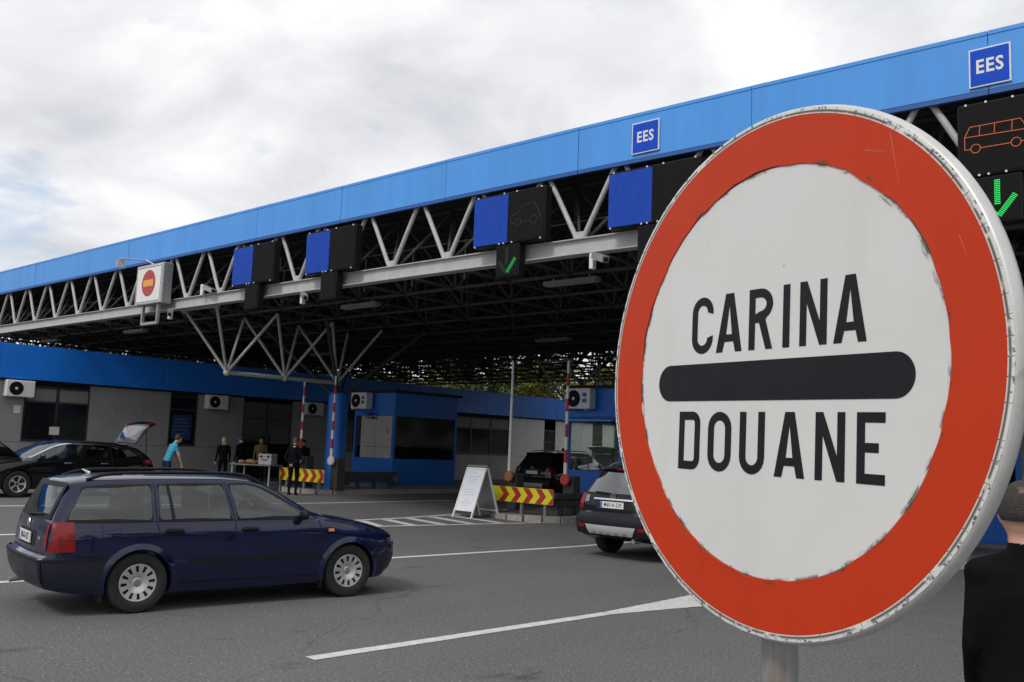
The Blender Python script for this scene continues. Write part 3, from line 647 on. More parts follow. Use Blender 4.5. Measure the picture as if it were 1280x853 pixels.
def boom(x, y, zg, disc, striped, label, ztop, ringed=False):
    t = thing('barrier_boom', label, 'barrier', (x,y,zg+0.145), 0, 'raised boom barriers')
    MB().cbox(-0.17,0.17,0.12,0.46,0,1.02,0.02).build('cabinet', M_guard, t)
    zc = 0.93
    MB().lathe([(0,-0.05),(0.13,-0.05),(0.15,-0.03),(0.15,0.03),(0,0.03)],24,(0,0,zc),'y').build('hub_disc', disc, t, 40)
    MB().tube((0,0.02,zc),(0,0.14,zc),0.05,10).build('axle', M_galv, t, 40)
    n = 9; z0 = zc+0.10; H = ztop-(zg+0.145)-z0; x0 = 0.0
    for k in range(n):
        a, b = z0+H*k/n, z0+H*(k+1)/n-0.001; r = 0.046-0.018*k/n
        MB().cbox(-r,r,-r*0.6,r*0.6,a,b,0.004).build('boom_band', M_red if (striped and k%2 == 1) else M_white, t)
boom(-25.95,18.75,0.2,M_galv,True,'thin red and white striped boom standing upright behind the officer',3.95)
boom(-24.25,18.72,0.2,M_white,True,'red and white striped boom standing upright before the blue column',4.0)
boom(-17.35,19.55,gz(I2),mat('hub_orange',(0.42,0.16,0.06),0.6),False,'plain white upright boom with an orange brown hub disc',4.30)
boom(-15.45,19.65,gz(I2),mat('hub_red',(0.50,0.045,0.05),0.5),True,'red and white upright boom with a red hub disc beside the far booth',4.28)

# ------------------------------------------------------------------ booths
def booth(x0, x1, y0, y1, z0, z1, wz0, wz1, label, pale, glass):
    t = thing('control_booth', label, 'booth', ((x0+x1)/2,(y0+y1)/2,z0), 0, 'blue control booths'); w, d = (x1-x0)/2, (y1-y0)/2; h = z1-z0; a, b = wz0-z0, wz1-z0
    MB().cbox(-w-0.03,w+0.03,-d-0.03,d+0.03,-0.01,0.10,0.01).build('plinth', M_conc, t)
    for nm, (bx0,bx1,by0,by1) in (('f',(-w,w,-d,-d+0.06)),('b',(-w,w,d-0.06,d)),('l',(-w,-w+0.06,-d+0.062,d-0.062)),('r',(w-0.06,w,-d+0.062,d-0.062))):
        MB().cbox(bx0,bx1,by0,by1,0.102,a,0.006).build('lower_panel', M_boothblue, t); MB().cbox(bx0,bx1,by0,by1,b,h,0.006).build('upper_panel', M_boothblue, t)
    for sx in (-1,1):
        for sy in (-1,1): MB().box(min(sx*w,sx*(w-0.10)),max(sx*w,sx*(w-0.10)),min(sy*d,sy*(d-0.10)),max(sy*d,sy*(d-0.10)),a+0.001,b-0.001).build('corner_post', M_boothblue, t)
    MB().box(-w-0.12,w+0.12,-d-0.12,d+0.12,h+0.001,h+0.09).build('roof', M_deck, t)
    if pale:
        mp = mat('pale_booth_panel',(0.42,0.40,0.37),0.6,var=0.08,vscale=3)
        MB().box(-w+0.102,-w+0.38,-d+0.02,-d+0.03,a+0.4,b-0.002).build('pane', M_glass_d, t)
        xs = [-w+0.385, 0.12, w-0.102]
        for i in range(2):
            MB().cbox(xs[i]+0.006,xs[i+1]-0.006,-d+0.005,-d+0.035,a+0.40,b-0.004,0.004).build('infill_panel', mp, t); MB().cbox(xs[i]+0.006,xs[i+1]-0.006,-d+0.005,-d+0.035,a+0.004,a+0.39,0.004).build('infill_panel', mp, t)
        MB().lathe([(0.045,-0.004),(0.075,-0.004),(0.075,0.004),(0.045,0.004),(0.045,-0.004)],20,(w*0.72,-d,a+0.95),'y').build('prohibition_ring', M_red, t)
        MB().path([(-0.35+0.20*math.cos(q*0.7)+0.02*q,-d-0.03,b+0.0+0.10*math.sin(q*0.7)) for q in range(26)],0.014,6).build('cable_coil', M_black, t, 50)
    else: MB().box(-w+0.102,w-0.102,-d+0.02,-d+0.03,a+0.002,b-0.002).build('pane', glass, t)
    MB().box(-w+0.102,w-0.102,d-0.03,d-0.02,a+0.002,b-0.002).build('pane', glass, t)
    for s in (-1,1):
        MB().box(min(s*(w-0.03),s*(w-0.02)),max(s*(w-0.03),s*(w-0.02)),-d+0.102,d-0.102,a+0.002,b-0.002).build('pane', glass, t)
    return t
booth(-26.75,-24.6,21.6,24.7,0.345,3.67,1.37,2.85,'blue control booth with pale panelled front window and coiled cable',True,M_glass_d)
ac_unit((-26.15,21.6,3.08),0,'air conditioner with stickers on the booth with the pale front window',0.86,0.58,True)
t2 = booth(-17.30,-15.3,22,25.2,gz(I2)+0.145,3.72,1.32,2.75,'blue control booth with clear glass, seen beside the sign edge',False,M_clear)
ac_unit((-16.65,22.0,3.1),0,'air conditioner with stickers on the clear glass booth beside the big sign',0.90,0.60,True)
g = MB(); g.prism([(0,0),(-0.75,-0.13),(-0.75,-0.17),(0,-0.08)], lambda p: (-0.55,-1.6+p[0],2.72+p[1]), lambda p: (1.15,-1.6+p[0],2.72+p[1])); g.build('awning', mat('awning_blue',(0.10,0.34,0.80),0.5), t2)
booth(-7.1,-5.1,22,25.2,0.145,3.72,1.32,2.75,'blue control booth partly showing beside the man in black',False,M_glass_d)

# ------------------------------------------------------------------ folding board
def aboard():
    t = thing('folding_board', 'white folding pavement board with faint blue print by the hatched nose', 'sign', (-17.08,18.0,gz(-17.1)), math.radians(-3))
    w, h = 0.37, 1.37
    for s, nm in ((-1,'front_panel'),(1,'back_panel')):
        lean = 0.50; i0 = 0
        fr = MB(); M = Matrix.Translation((0,s*lean,0)) @ Matrix.Rotation(s*math.atan2(lean,h),4,'X')
        for a in ((-w,-w+0.04,0.0,h),(w-0.04,w,0.0,h),(-w+0.041,w-0.041,h-0.04,h),(-w+0.041,w-0.041,0.18,0.22)): fr.box(a[0],a[1],-0.02,0.02,a[2],a[3])
        fr.xform(M).build(nm, M_white, t)
        MB().box(-w+0.041,w-0.041,-0.008,0.008,0.221,h-0.041).xform(M).build('poster' if s < 0 else 'back_sheet', mat('board_sheet',(0.72,0.75,0.80),0.35,var=0.04,vscale=6) if s < 0 else M_galv, t)
        if s < 0:
            ml = mat('faint_blue_print',(0.52,0.60,0.72),0.5)
            for k in range(12):
                if k in (3,7): continue
                ww = random.uniform(0.10,0.24); MB().box(-ww,ww,-0.0105,-0.0085,0.32+k*0.072,0.34+k*0.072).xform(M).build('text_line', ml, t)
            MB().lathe([(0,-0.011),(0.03,-0.011),(0.031,-0.0085)],12,(0,0,1.22),'y').xform(M).build('emblem', ml, t)
            for sx in (-1,1): MB().box(sx*(w-0.02)-0.018,sx*(w-0.02)+0.018,-0.025,-0.0205,0.0,0.2).xform(M).build('leg', M_white, t)
    MB().tube((-w,0,h*0.975),(w,0,h*0.975),0.018,8).build('hinge', M_galv, t, 40)
aboard()

# ------------------------------------------------------------------ the big customs sign
def letter_polys():
    # outlines in a unit box: height 1, stroke s, width w -> list of (outer, [holes])
    def arc(cx, cz, rx, rz, a0, a1, n=10): return [(cx+rx*math.cos(math.radians(a0+(a1-a0)*i/n)), cz+rz*math.sin(math.radians(a0+(a1-a0)*i/n))) for i in range(n+1)]
    s = 0.145; L = {}
    w = 0.555; r = w/2; ri = r-s
    L['O'] = (w, [arc(r,1-r,r,r,0,180)+arc(r,r,r,r,180,360)], [arc(r,1-r,ri,ri,0,180)+arc(r,r,ri,ri,180,360)])
    L['U'] = (w, [[(w,1),(w-s,1)]+arc(r,r,ri,ri,0,-180)+[(0+s,1),(0,1)]+arc(r,r,r,r,180,360)], [])
    w = 0.55; r = w/2; ri = r-s
    L['C'] = (w, [arc(r,1-r,r,r,-8,180)+arc(r,r,r,r,180,368)+[(w-s,r+0.05*0)]+arc(r,r,ri,ri,360,180)+arc(r,1-r,ri,ri,180,-0)+[(w,1-r-0.03)]], [])
    w = 0.56; r = 0.20; ri = r-s*0.62
    L['D'] = (w, [[(0,0)]+arc(w-r,r,r,r,-90,0)+arc(w-r,1-r,r,r,0,90)+[(0,1)]], [[(s,s)]+arc(w-r,r,r-s*0.98 if r>s else 0.02,r-s*0.98,-90,0,5)+arc(w-r,1-r,r-s*0.98,r-s*0.98,0,90,5)+[(s,1-s)]])
    w = 0.49
    L['E'] = (w, [[(0,0),(w,0),(w,s),(s,s),(s,0.5-s*0.42),(w*0.78,0.5-s*0.42),(w*0.78,0.5+s*0.50),(s,0.5+s*0.50),(s,1-s),(w,1-s),(w,1),(0,1)]], [])
    w = 0.145; L['I'] = (w, [[(0,0),(w,0),(w,1),(0,1)]], [])
    w = 0.565; L['N'] = (w, [[(0,0),(s*0.98,0),(s*0.98,0.66),(w-s*1.02,0),(w,0),(w,1),(w-s,1),(w-s,0.36),(s*1.02,1),(0,1)]], [])
    w = 0.615; t = 0.095; b = 0.155
    L['A'] = (w, [[(0,0),(b,0),(b+0.047,0.175),(w-b-0.047,0.175),(w-b,0),(w,0),(w/2+t,1),(w/2-t,1)]], [[(b+0.083,0.30),(w-b-0.083,0.30),(w/2,0.80)]])
    w = 0.55; r = 0.27; hz = 0.46
    L['R'] = (w, [[(0,0),(s,0),(s,hz-0.02),(0.235,hz-0.02),(w-s*1.05,0),(w,0),(0.385,hz+0.02)]+arc(w-r-0.02,hz+0.02+r,r+0.02,r,-60,0,6)+arc(w-r-0.02,1-r,r+0.02,r,0,90,8)+[(0,1)]],
              [[(s,hz+s*0.85)]+arc(w-r-0.02,hz+0.0+r+0.02,r+0.02-s,r-s,-90,0,6)+arc(w-r-0.02,1-r,r+0.02-s,r-s,0,90,6)+[(s,1-s)]])
    return L
def poly_mesh(name, outers, holes, m, depth):
    cu = bpy.data.curves.new(name, 'CURVE'); cu.dimensions = '2D'; cu.fill_mode = 'BOTH'; cu.extrude = depth
    for P in outers+holes:
        sp_ = cu.splines.new('POLY'); sp_.points.add(len(P)-1); sp_.use_cyclic_u = True
        for i, p in enumerate(P): sp_.points[i].co = (p[0],p[1],0,1)
    o = bpy.data.objects.new(name, cu); COL.objects.link(o); me = bpy.data.meshes.new_from_object(o.evaluated_get(bpy.context.evaluated_depsgraph_get()))
    bpy.data.objects.remove(o); me.materials.clear(); me.materials.append(m); return me
def sign_mats():
    # white film: faint grime, small scuffs, dirt packed along the torn edge of the red ring
    def base(name, col, rough, dirt, dcol, edge=None, scratch=0.0):
        m = bpy.data.materials.new(name); m.use_nodes = True; t = m.node_tree; b = t.nodes['Principled BSDF']; b.inputs['Roughness'].default_value = rough; b.inputs['Specular IOR Level'].default_value = 0.25
        c = t.nodes.new('ShaderNodeTexCoord').outputs['Object']
        def noise(s, d=6, r=0.6, st=None, dist=0):
            n = t.nodes.new('ShaderNodeTexNoise'); n.inputs['Scale'].default_value = s; n.inputs['Detail'].default_value = d; n.inputs['Roughness'].default_value = r; n.inputs['Distortion'].default_value = dist
            if st: mp = t.nodes.new('ShaderNodeMapping'); mp.inputs['Scale'].default_value = st; t.links.new(c, mp.inputs[0]); t.links.new(mp.outputs[0], n.inputs[0])
            else: t.links.new(c, n.inputs[0])
            return n.outputs['Fac']
        def rng(v, a, bb, lo, hi):
            mr = t.nodes.new('ShaderNodeMapRange'); mr.inputs[1].default_value = a; mr.inputs[2].default_value = bb; mr.inputs[3].default_value = lo; mr.inputs[4].default_value = hi; t.links.new(v, mr.inputs[0]); return mr.outputs[0]
        def mix(f, A, B):
            k = t.nodes.new('ShaderNodeMix'); k.data_type = 'RGBA'; t.links.new(f, k.inputs['Factor'])
            for nm, v in (('A',A),('B',B)):
                if isinstance(v, tuple): k.inputs[nm].default_value = (*v,1)
                else: t.links.new(v, k.inputs[nm])
            return k.outputs['Result']
        def mul(a, b_):
            k = t.nodes.new('ShaderNodeMath'); k.operation = 'MULTIPLY'
            for i, v in enumerate((a,b_)):
                if isinstance(v, float): k.inputs[i].default_value = v
                else: t.links.new(v, k.inputs[i])
            return k.outputs[0]
        cl = mix(rng(noise(5), 0.35, 0.75, 0, dirt), col, dcol)
        cl = mix(rng(noise(9,4,0.5,(1,1,0.16)), 0.58, 0.75, 0, dirt*0.8), cl, dcol)       # runs
        cl = mix(rng(noise(46,3,0.5,(1,1,1.6)), 0.73, 0.76, 0, 0.55), cl, tuple(0.45*q for q in col))   # specks
        if scratch: cl = mix(rng(noise(60,2,0.4,(1,1,0.03)), 0.735, 0.75, 0, scratch), cl, tuple(min(1,q*1.5+0.12) for q in col))
        ln = t.nodes.new('ShaderNodeVectorMath'); ln.operation = 'LENGTH'; t.links.new(c, ln.inputs[0]); r = ln.outputs['Value']
        if edge:
            for (r0, w_, nz, lo, hi, k) in edge:
                d = t.nodes.new('ShaderNodeMath'); d.operation = 'SUBTRACT'; t.links.new(r, d.inputs[0]); d.inputs[1].default_value = r0
                ab = t.nodes.new('ShaderNodeMath'); ab.operation = 'ABSOLUTE'; t.links.new(d.outputs[0], ab.inputs[0])
                cl = mix(mul(rng(ab.outputs[0], w_*0.3, w_, k, 0), rng(noise(nz,5,0.65), lo, hi, 0, 1)), cl, (0.06,0.055,0.035))
        t.links.new(cl, b.inputs['Base Color']); return m
    return (base('sign_face_white', (0.70,0.70,0.685), 0.38, 0.22, (0.52,0.51,0.46), [(0.347,0.006,22,0.50,0.58,0.8),(0.349,0.0032,7,0.28,0.40,0.95)]),
            base('sign_face_red', (0.55,0.040,0.007), 0.5, 0.25, (0.40,0.030,0.008), [(0.351,0.004,20,0.55,0.62,0.7)]),
            base('sign_rim_white', (0.74,0.74,0.72), 0.45, 0.35, (0.42,0.41,0.36), [(0.433,0.003,14,0.40,0.46,0.9),(0.4375,0.004,90,0.55,0.60,0.9)]))
def customs_sign():
    C = Vector((-0.72,1.4574,2.029)); A = Vector((0.9425,-0.3338,-0.0179)); Z = Vector((0.0195,0.0013,0.9998)); N = Z.cross(A).normalized(); Z = A.cross(N)
    t = thing('customs_sign', 'big round red rimmed CARINA DOUANE customs sign on a steel post', 'sign')
    t.matrix_world = Matrix.Translation(C) @ Matrix((A,N,Z)).transposed().to_4x4()
    mw, mr, mrim = sign_mats()
    g = MB(); g.lathe([(0,0.0),(0.40,0.0),(0.437,0.0)],128,(0,0,0),'y'); g.build('face', mw, t, weld=True)
    # rolled aluminium edge
    g = MB(); g.lathe([(0.430,-0.0008),(0.4395,-0.0012),(0.4428,0.0022),(0.4450,0.009),(0.4456,0.017),(0.4430,0.026),(0.436,0.029),(0.425,0.028)],128,(0,0,0),'y'); g.build('rim', mat('sign_edge_aluminium',(0.62,0.62,0.61),0.42,metal=0.25,var=0.18,vscale=10,stain=((0.20,0.19,0.16),12,0.60,0.78)), t, 60)
    g = MB(); n = 200; rows = [[],[]]                     # white film overlapping the edge, cracked into short pieces
    for i in range(n):
        pass
    k = 0; a = 0.0
    while a < 2*PI-0.02:
        st = random.uniform(0.05,0.13); b = min(a+st, 2*PI)
        m = max(3,int((b-a)/0.02)); rr = []
        for i in range(m+1):
            q = a+0.0016+(b-a-0.0032)*i/m; j = random.uniform(-0.0006,0.0006)
            rr.append([(rad*math.cos(q),yy,rad*math.sin(q)) for rad, yy in ((0.4292,-0.0020),(0.4350+j,-0.0021),(0.4396+j,-0.0016))])
        MB().grid(rr).build('edge_film', mrim, t); a = b
    # red ring, cut by hand: its inner edge is uneven and lifts in places
    g = MB(); n = 360; rows = []
    ph = [random.uniform(0,6.3) for _ in range(8)]
    for i in range(n):
        q = 2*PI*i/n; w = 0.0010*math.sin(5*q+ph[0])+0.0012*math.sin(11*q+ph[1])+0.0007*math.sin(23*q+ph[2])+0.0006*math.sin(41*q+ph[3])
        low = max(0,math.sin(q+0.95+PI))**3 if True else 0
        w -= 0.0040*max(0,math.sin(2.0*(q-0.25)+ph[4]*0)) ** 6*max(0,math.sin(7*q+ph[5])) + low*0.0022*max(0,math.sin(17*q+ph[6]))
        c, s = math.cos(q), math.sin(q)
        rows.append([(r*c,y,r*s) for r, y in ((0.3478+w,-0.0006),(0.3484+w,-0.0024),(0.362,-0.0022),(0.395,-0.0022),(0.4292,-0.0022),(0.4296,-0.0004))])
    rows.append(rows[0]); g.grid(rows); g.build('red_ring', mr, t, weld=True)
    for _ in range(9):                                    # small lifted flakes of film along the seam
        q = random.choice([random.uniform(3.9,5.9), random.uniform(-0.7,1.2), random.uniform(0,2*PI)]); r0 = 0.346+random.uniform(-0.006,0.001); dl = random.uniform(0.010,0.035); g = MB(); rows = []
        for i in range(7):
            f = i/6; u = q+dl/0.346*(f-0.5); wd = random.uniform(0.002,0.0055)*math.sin(PI*(0.1+0.8*f)); rows.append([(rad*math.cos(u),yy,rad*math.sin(u)) for rad, yy in ((r0-wd*0.6,-0.0010),(r0,-0.0026),(r0+wd*0.5,-0.0026))])
        g.grid(rows); g.build('peeled_flake', mat('peeled_film',(0.55,0.54,0.49),0.6,var=0.3,vscale=60), t)
    # bar and lettering
    hl, hh, zc = 0.2912, 0.0342, -0.0181
    P = [(hl-hh+hh*math.cos(math.radians(a)), zc+hh*math.sin(math.radians(a))) for a in range(-90,91,6)]+[(-hl+hh+hh*math.cos(math.radians(a)), zc+hh*math.sin(math.radians(a))) for a in range(90,271,6)]
    mi = mat('sign_black_film', (0.010,0.011,0.014), 0.55, spec=0.25, var=0.25, vscale=18)
    MB().prism(P, lambda p: (p[0],-0.0009,p[1]), lambda p: (p[0],-0.0003,p[1])).build('bar', mi, t)
    L = letter_polys()
    def word(items, z0, h):
        for ch, xa, xb in items:
            w, o, hs = L[ch]; k = (xb-xa)
            f = lambda Q: [(p[0]*(k/w), p[1]*h) for p in Q]
            me = poly_mesh('letter', [f(q) for q in o], [f(q) for q in hs], mi, 0.0002); share('letter', me, t, (xa,-0.0006,z0), (PI/2,0,0))
    word([('C',-0.1973,-0.139),('A',-0.1295,-0.0631),('R',-0.0463,0.0105),('I',0.0338,0.0490),('N',0.0710,0.1280),('A',0.1415,0.2054)], 0.0345, 0.1055)
    word([('D',-0.2255,-0.1662),('O',-0.1441,-0.0832),('U',-0.0622,-0.0019),('A',0.0211,0.0873),('N',0.1088,0.1676),('E',0.1896,0.2411)], -0.1782, 0.1062)
    mk = mat('pale_scratch',(0.62,0.20,0.12),0.6)
    for a, b in (((0.245,0.345),(0.262,0.262)),((0.20,0.33),(0.235,0.318)),((0.36,0.17),(0.372,0.14)),((-0.385,-0.02),(-0.380,-0.05))):
        A_, B_ = Vector((a[0],0,a[1])), Vector((b[0],0,b[1])); d_ = (B_-A_).normalized(); q_ = Vector((-d_.z,0,d_.x))*0.0005
        MB().add([A_-q_+Vector((0,-0.0026,0)),B_-q_*0.3+Vector((0,-0.0026,0)),B_+q_*0.3+Vector((0,-0.0026,0)),A_+q_+Vector((0,-0.0026,0))],[(0,1,2,3)]).build('scratch', mk, t)
    # post and clamps behind
    mp = mat('post_galvanised', (0.36,0.375,0.385), 0.45, metal=0.45, var=0.25, vscale=16, stretch=(1,1,0.12), stain=((0.25,0.12,0.045),9,0.53,0.66))
    Zi = (t.matrix_world.to_3x3().inverted() @ Vector((0,0,1))).normalized(); base = Vector((-0.030,0.062,0.0))
    g = MB(); g.tube(base+Zi*0.30, base-Zi*2.10, 0.030, 24); g.build('post', mp, t, 40)
    for dz in (-0.22,0.22): MB().box(-0.12,0.16,0.0295,0.034,dz-0.02,dz+0.02).build('clamp', M_galv, t)
customs_sign()

# ------------------------------------------------------------------ cars
def curve(pts):
    xs = [p[0] for p in pts]; ys = [p[1] for p in pts]; n = len(xs)
    d = [(ys[i+1]-ys[i])/(xs[i+1]-xs[i]) for i in range(n-1)]; m = [d[0]]+[0 if d[i-1]*d[i] <= 0 else 2*d[i-1]*d[i]/(d[i-1]+d[i]) for i in range(1,n-1)]+[d[-1]]
    def f(x):
        if x <= xs[0]: return ys[0]
        if x >= xs[-1]: return ys[-1]
        i = max(k for k in range(n-1) if xs[k] <= x); h = xs[i+1]-xs[i]; t = (x-xs[i])/h; t2, t3 = t*t, t*t*t
        return (2*t3-3*t2+1)*ys[i]+(t3-2*t2+t)*h*m[i]+(-2*t3+3*t2)*ys[i+1]+(t3-t2)*h*m[i+1]
    return f
class Car:
    def __init__(s, name, label, cat, loc, rz, sp, paint, group=None):
        s.t = thing(name, label, cat, loc, rz, group); s.sp = sp; s.paint = paint
        for k in ('zb','zs','zr','w0','w1','w2','w3','R','F'): setattr(s, k, curve(sp[k]))
        s.y0 = min(p[1] for p in sp['R']); s.y1 = max(p[1] for p in sp['F']); s.yr, s.yf = sp['yr'], sp['yf']; s.bulge = sp.get('bulge',0.05); s.crown = sp.get('crown',0.07)
    def hw(s, y, z):
        zb, zs, zr = s.zb(y), s.zs(y), s.zr(y); zre = max(zs+0.012, zr-s.crown); zm = zb+(zs-zb)*0.52
        w0, w1, w2, w3 = s.w0(y), s.w1(y), s.w2(y), s.w3(y)
        if z <= zm:
            t = max(0,(z-zb)/(zm-zb)); w = w0+(w1-w0)*(1-(1-t)**2.2)
            return w
        if z <= zs: t = (z-zm)/(zs-zm); return w1+(w2-w1)*(0.25*t**2+0.75*t**6)
        if z <= zre: t = (z-zs)/(zre-zs); return w2+(w3-w2)*t + 0.018*math.sin(PI*t)
        t = min(1,(z-zre)/max(1e-4,zr-zre)); return w3*max(0,1-t**2.0)**0.5
    def ry(s, y, z):                       # nominal station -> true y
        if y < s.yr: return s.yr+(s.R(z)-s.yr)*(y-s.yr)/(s.y0-s.yr)
        if y > s.yf: return s.yf+(s.F(z)-s.yf)*(y-s.yf)/(s.y1-s.yf)
        return y
    def st(s, y, z):                       # true y -> nominal station
        if y < s.yr: return s.yr+(s.y0-s.yr)*min(1,(y-s.yr)/(s.R(z)-s.yr))
        if y > s.yf: return s.yf+(s.y1-s.yf)*min(1,(y-s.yf)/(s.F(z)-s.yf))
        return y
    def endk(s, y):
        k = 1.0
        if y < s.yr: t = (y-s.yr)/(s.y0-s.yr); k = 1-0.045*t**4
        if y > s.yf: t = (y-s.yf)/(s.y1-s.yf); k = 1-0.10*t**3
        return k
    def X(s, y, z): n = s.st(y,z); return s.hw(n,z)*s.endk(n)
    def levels(s, y):
        zb, zs, zr = s.zb(y), s.zs(y), s.zr(y); zre = max(zs+0.012, zr-s.crown)
        L = [zb+(zs-zb)*i/14 for i in range(15)]+[zs+(zre-zs)*i/9 for i in range(1,10)]
        return L+[zre+(zr-zre)*math.sin(PI/2*i/8) for i in range(1,9)]
    def body(s, arches, cabin=None):
        g = MB(); rows = []; N = 96
        sts = [s.y0+(s.y1-s.y0)*i/N for i in range(N+1)]
        for y in sts:
            L = s.levels(y); k = s.endk(y); right = [(s.hw(y,z)*k, s.ry(y,z), z) for z in L]; right[-1] = (0.0, right[-1][1], right[-1][2])
            left = [(-p[0],p[1],p[2]) for p in right[-2::-1]]; rows.append(right+left)
        g.grid(rows); m = len(rows[0])
        nst = len(rows); g.add([],[])
        for i in range(nst-1):             # floor
            a, b = rows[i], rows[i+1]; g.add([a[0],b[0],b[-1],a[-1]],[(0,1,2,3)])
        nl = len(s.levels(0))
        for row, sgn in ((rows[0],-1),(rows[-1],1)):
            cap = []
            for i in range(nl):
                p = row[i]; cap.append([(p[0]*(1-2*u/12), p[1]+sgn*s.bulge*(1-(1-2*u/12)**2)*min(1,p[0]/0.4), p[2]) for u in range(13)])
            g.grid(cap)
        me = g.mesh('body', [s.paint, M_trim], None, True)
        o = bpy.data.objects.new('body', me); COL.objects.link(o)
        c = MB()
        for (yy, zz_, r, xin) in arches:
            for sx in (-1,1):
                c.mi = 1; c.lathe([(0,sx*xin),(r,sx*xin),(r,sx*1.3),(0,sx*1.3)],48,(0,yy,zz_),'x')
        cm = c.mesh('cut', [s.paint, M_trim], None, True); co = bpy.data.objects.new('cut', cm); COL.objects.link(co)
        md = o.modifiers.new('arch', 'BOOLEAN'); md.object = co; md.operation = 'DIFFERENCE'; md.solver = 'EXACT'
        extra = []
        def cutter(c_):
            c_.m = [1]*len(c_.f); m_ = c_.mesh('cut', [s.paint, M_trim], None, True); k = bpy.data.objects.new('cut', m_); COL.objects.link(k); extra.append(k)
            q = o.modifiers.new('cut', 'BOOLEAN'); q.object = k; q.operation = 'DIFFERENCE'; q.solver = 'EXACT'
        if cabin:                            # hollow passenger cell, then the window openings
            (ya, yb, yc), (z0, z1, z2), (wa, wb, wc) = cabin['box']
            c_ = MB(); P8 = []
            for y, zt, wt in ((ya,z2-0.05,wc-0.04),(ya+0.25,z2,wc),(yb,z2,wc),(yc,z1,wb-0.02)):
                P8.append([(wa,y,z0),(wb,y,z1-0.01),(wt,y,zt),(-wt,y,zt),(-wb,y,z1-0.01),(-wa,y,z0)])
            c_.grid(P8, wrap=True); c_.add(P8[0],[(0,1,2,3,4,5)]); c_.add(P8[-1],[(5,4,3,2,1,0)]); cutter(c_)
            c_ = MB()
            for B, T in cabin['win']: c_.prism(list(B)+list(T)[::-1], lambda p: (-1.2,p[0],p[1]), lambda p: (1.2,p[0],p[1]))
            cutter(c_)
            c_ = MB(); c_.prism(cabin['rear'], lambda p: (p[0],-2.7,p[1]), lambda p: (p[0],ya+0.12,p[1])); cutter(c_)
            c_ = MB(); c_.prism(cabin['front'], lambda p: (-cabin['fw'],p[0],p[1]), lambda p: (cabin['fw'],p[0],p[1])); cutter(c_)
        me2 = bpy.data.meshes.new_from_object(o.evaluated_get(bpy.context.evaluated_depsgraph_get()))
        bpy.data.objects.remove(o); bpy.data.objects.remove(co)
        for k in extra: bpy.data.objects.remove(k)
        me2.polygons.foreach_set('use_smooth', [True]*len(me2.polygons)); me2.set_sharp_from_angle(angle=math.radians(32)); me2.update()
        s.body_o = share('body', me2, s.t); return s.body_o
    @staticmethod
    def _rs(P, n):
        out = []
        for i in range(n+1):
            L = i/n*(len(P)-1); k = min(int(L),len(P)-2); f = L-k; out.append((P[k][0]+(P[k+1][0]-P[k][0])*f, P[k][1]+(P[k+1][1]-P[k][1])*f))
        return out
    def side(s, name, B, T, m, off=0.004, sides=(1,-1), nu=24, nv=8, parent=None, label=None):
        B, T = s._rs(B,nu), s._rs(T,nu)
        for sx in sides:
            g = MB(); rows = []
            for j in range(nv+1):
                r = []
                for i in range(nu+1):
                    f = j/nv; y = B[i][0]+(T[i][0]-B[i][0])*f; z = B[i][1]+(T[i][1]-B[i][1])*f; r.append((sx*(s.X(y,z)+off), y, z))
                rows.append(r)
            g.grid(rows); o = g.build(name, m, parent or s.t, 40)
            if label: o['label'] = label
        return o
    def line(s, name, P, w, m, off=0.0035, sides=(1,-1), n=28):
        P = s._rs(P, n)
        for sx in sides:
            rows = []
            for i, (y, z) in enumerate(P):
                a, b = P[max(0,i-1)], P[min(n,i+1)]; d = Vector((b[0]-a[0],b[1]-a[1])).normalized(); q = (-d.y*w/2, d.x*w/2)
                rows.append([(sx*(s.X(y-q[0],z-q[1])+off), y-q[0], z-q[1]),(sx*(s.X(y,z)+off*1.2), y, z),(sx*(s.X(y+q[0],z+q[1])+off), y+q[0], z+q[1])])
            MB().grid(rows).build(name, m, s.t, 40)
    def yrear(s, x, z): w = max(0.05, s.hw(s.y0,z)*s.endk(s.y0)); u = min(1,abs(x)/w); return s.R(z)-s.bulge*(1-u*u)*min(1,w/0.4)
    def yfront(s, x, z): w = max(0.05, s.hw(s.y1,z)*s.endk(s.y1)); u = min(1,abs(x)/w); return s.F(z)+s.bulge*(1-u*u)*min(1,w/0.4)
    def rear(s, name, B, T, m, off=0.004, nu=16, nv=6, parent=None, front=False):
        B, T = s._rs(B,nu), s._rs(T,nu); rows = []
        for j in range(nv+1):
            f = j/nv; r = []
            for i in range(nu+1):
                x = B[i][0]+(T[i][0]-B[i][0])*f; z = B[i][1]+(T[i][1]-B[i][1])*f
                r.append((x, s.yfront(x,z)+off if front else s.yrear(x,z)-off, z))
            rows.append(r)
        return MB().grid(rows).build(name, m, parent or s.t, 40)
    def top(s, name, Y, m, inset=0.03, off=0.004, nv=8, nu=14, z0=None):
        # patch over the upper surface (windscreen, hood) between two stations
        rows = []
        for j in range(nu+1):
            y = Y[0]+(Y[1]-Y[0])*j/nu; zr = s.zr(y); r = []; zre = max(s.zs(y)+0.012, zr-s.crown); w3 = s.hw(y,zre)*s.endk(y)*0.985-inset
            dz = (s.zr(y+0.02)-s.zr(y-0.02))/0.04; nrm = Vector((0,-dz,1)).normalized()
            for i in range(nv*2+1):
                x = w3*(i/nv-1); t = min(1,abs(x)/(s.hw(y,zre)+1e-6)); z = zre+(zr-zre)*max(0,1-t*t)**0.5
                r.append((x, s.ry(y,z)+nrm.y*off, z+nrm.z*off))
            rows.append(r)
        return MB().grid(rows).build(name, m, s.t, 40)
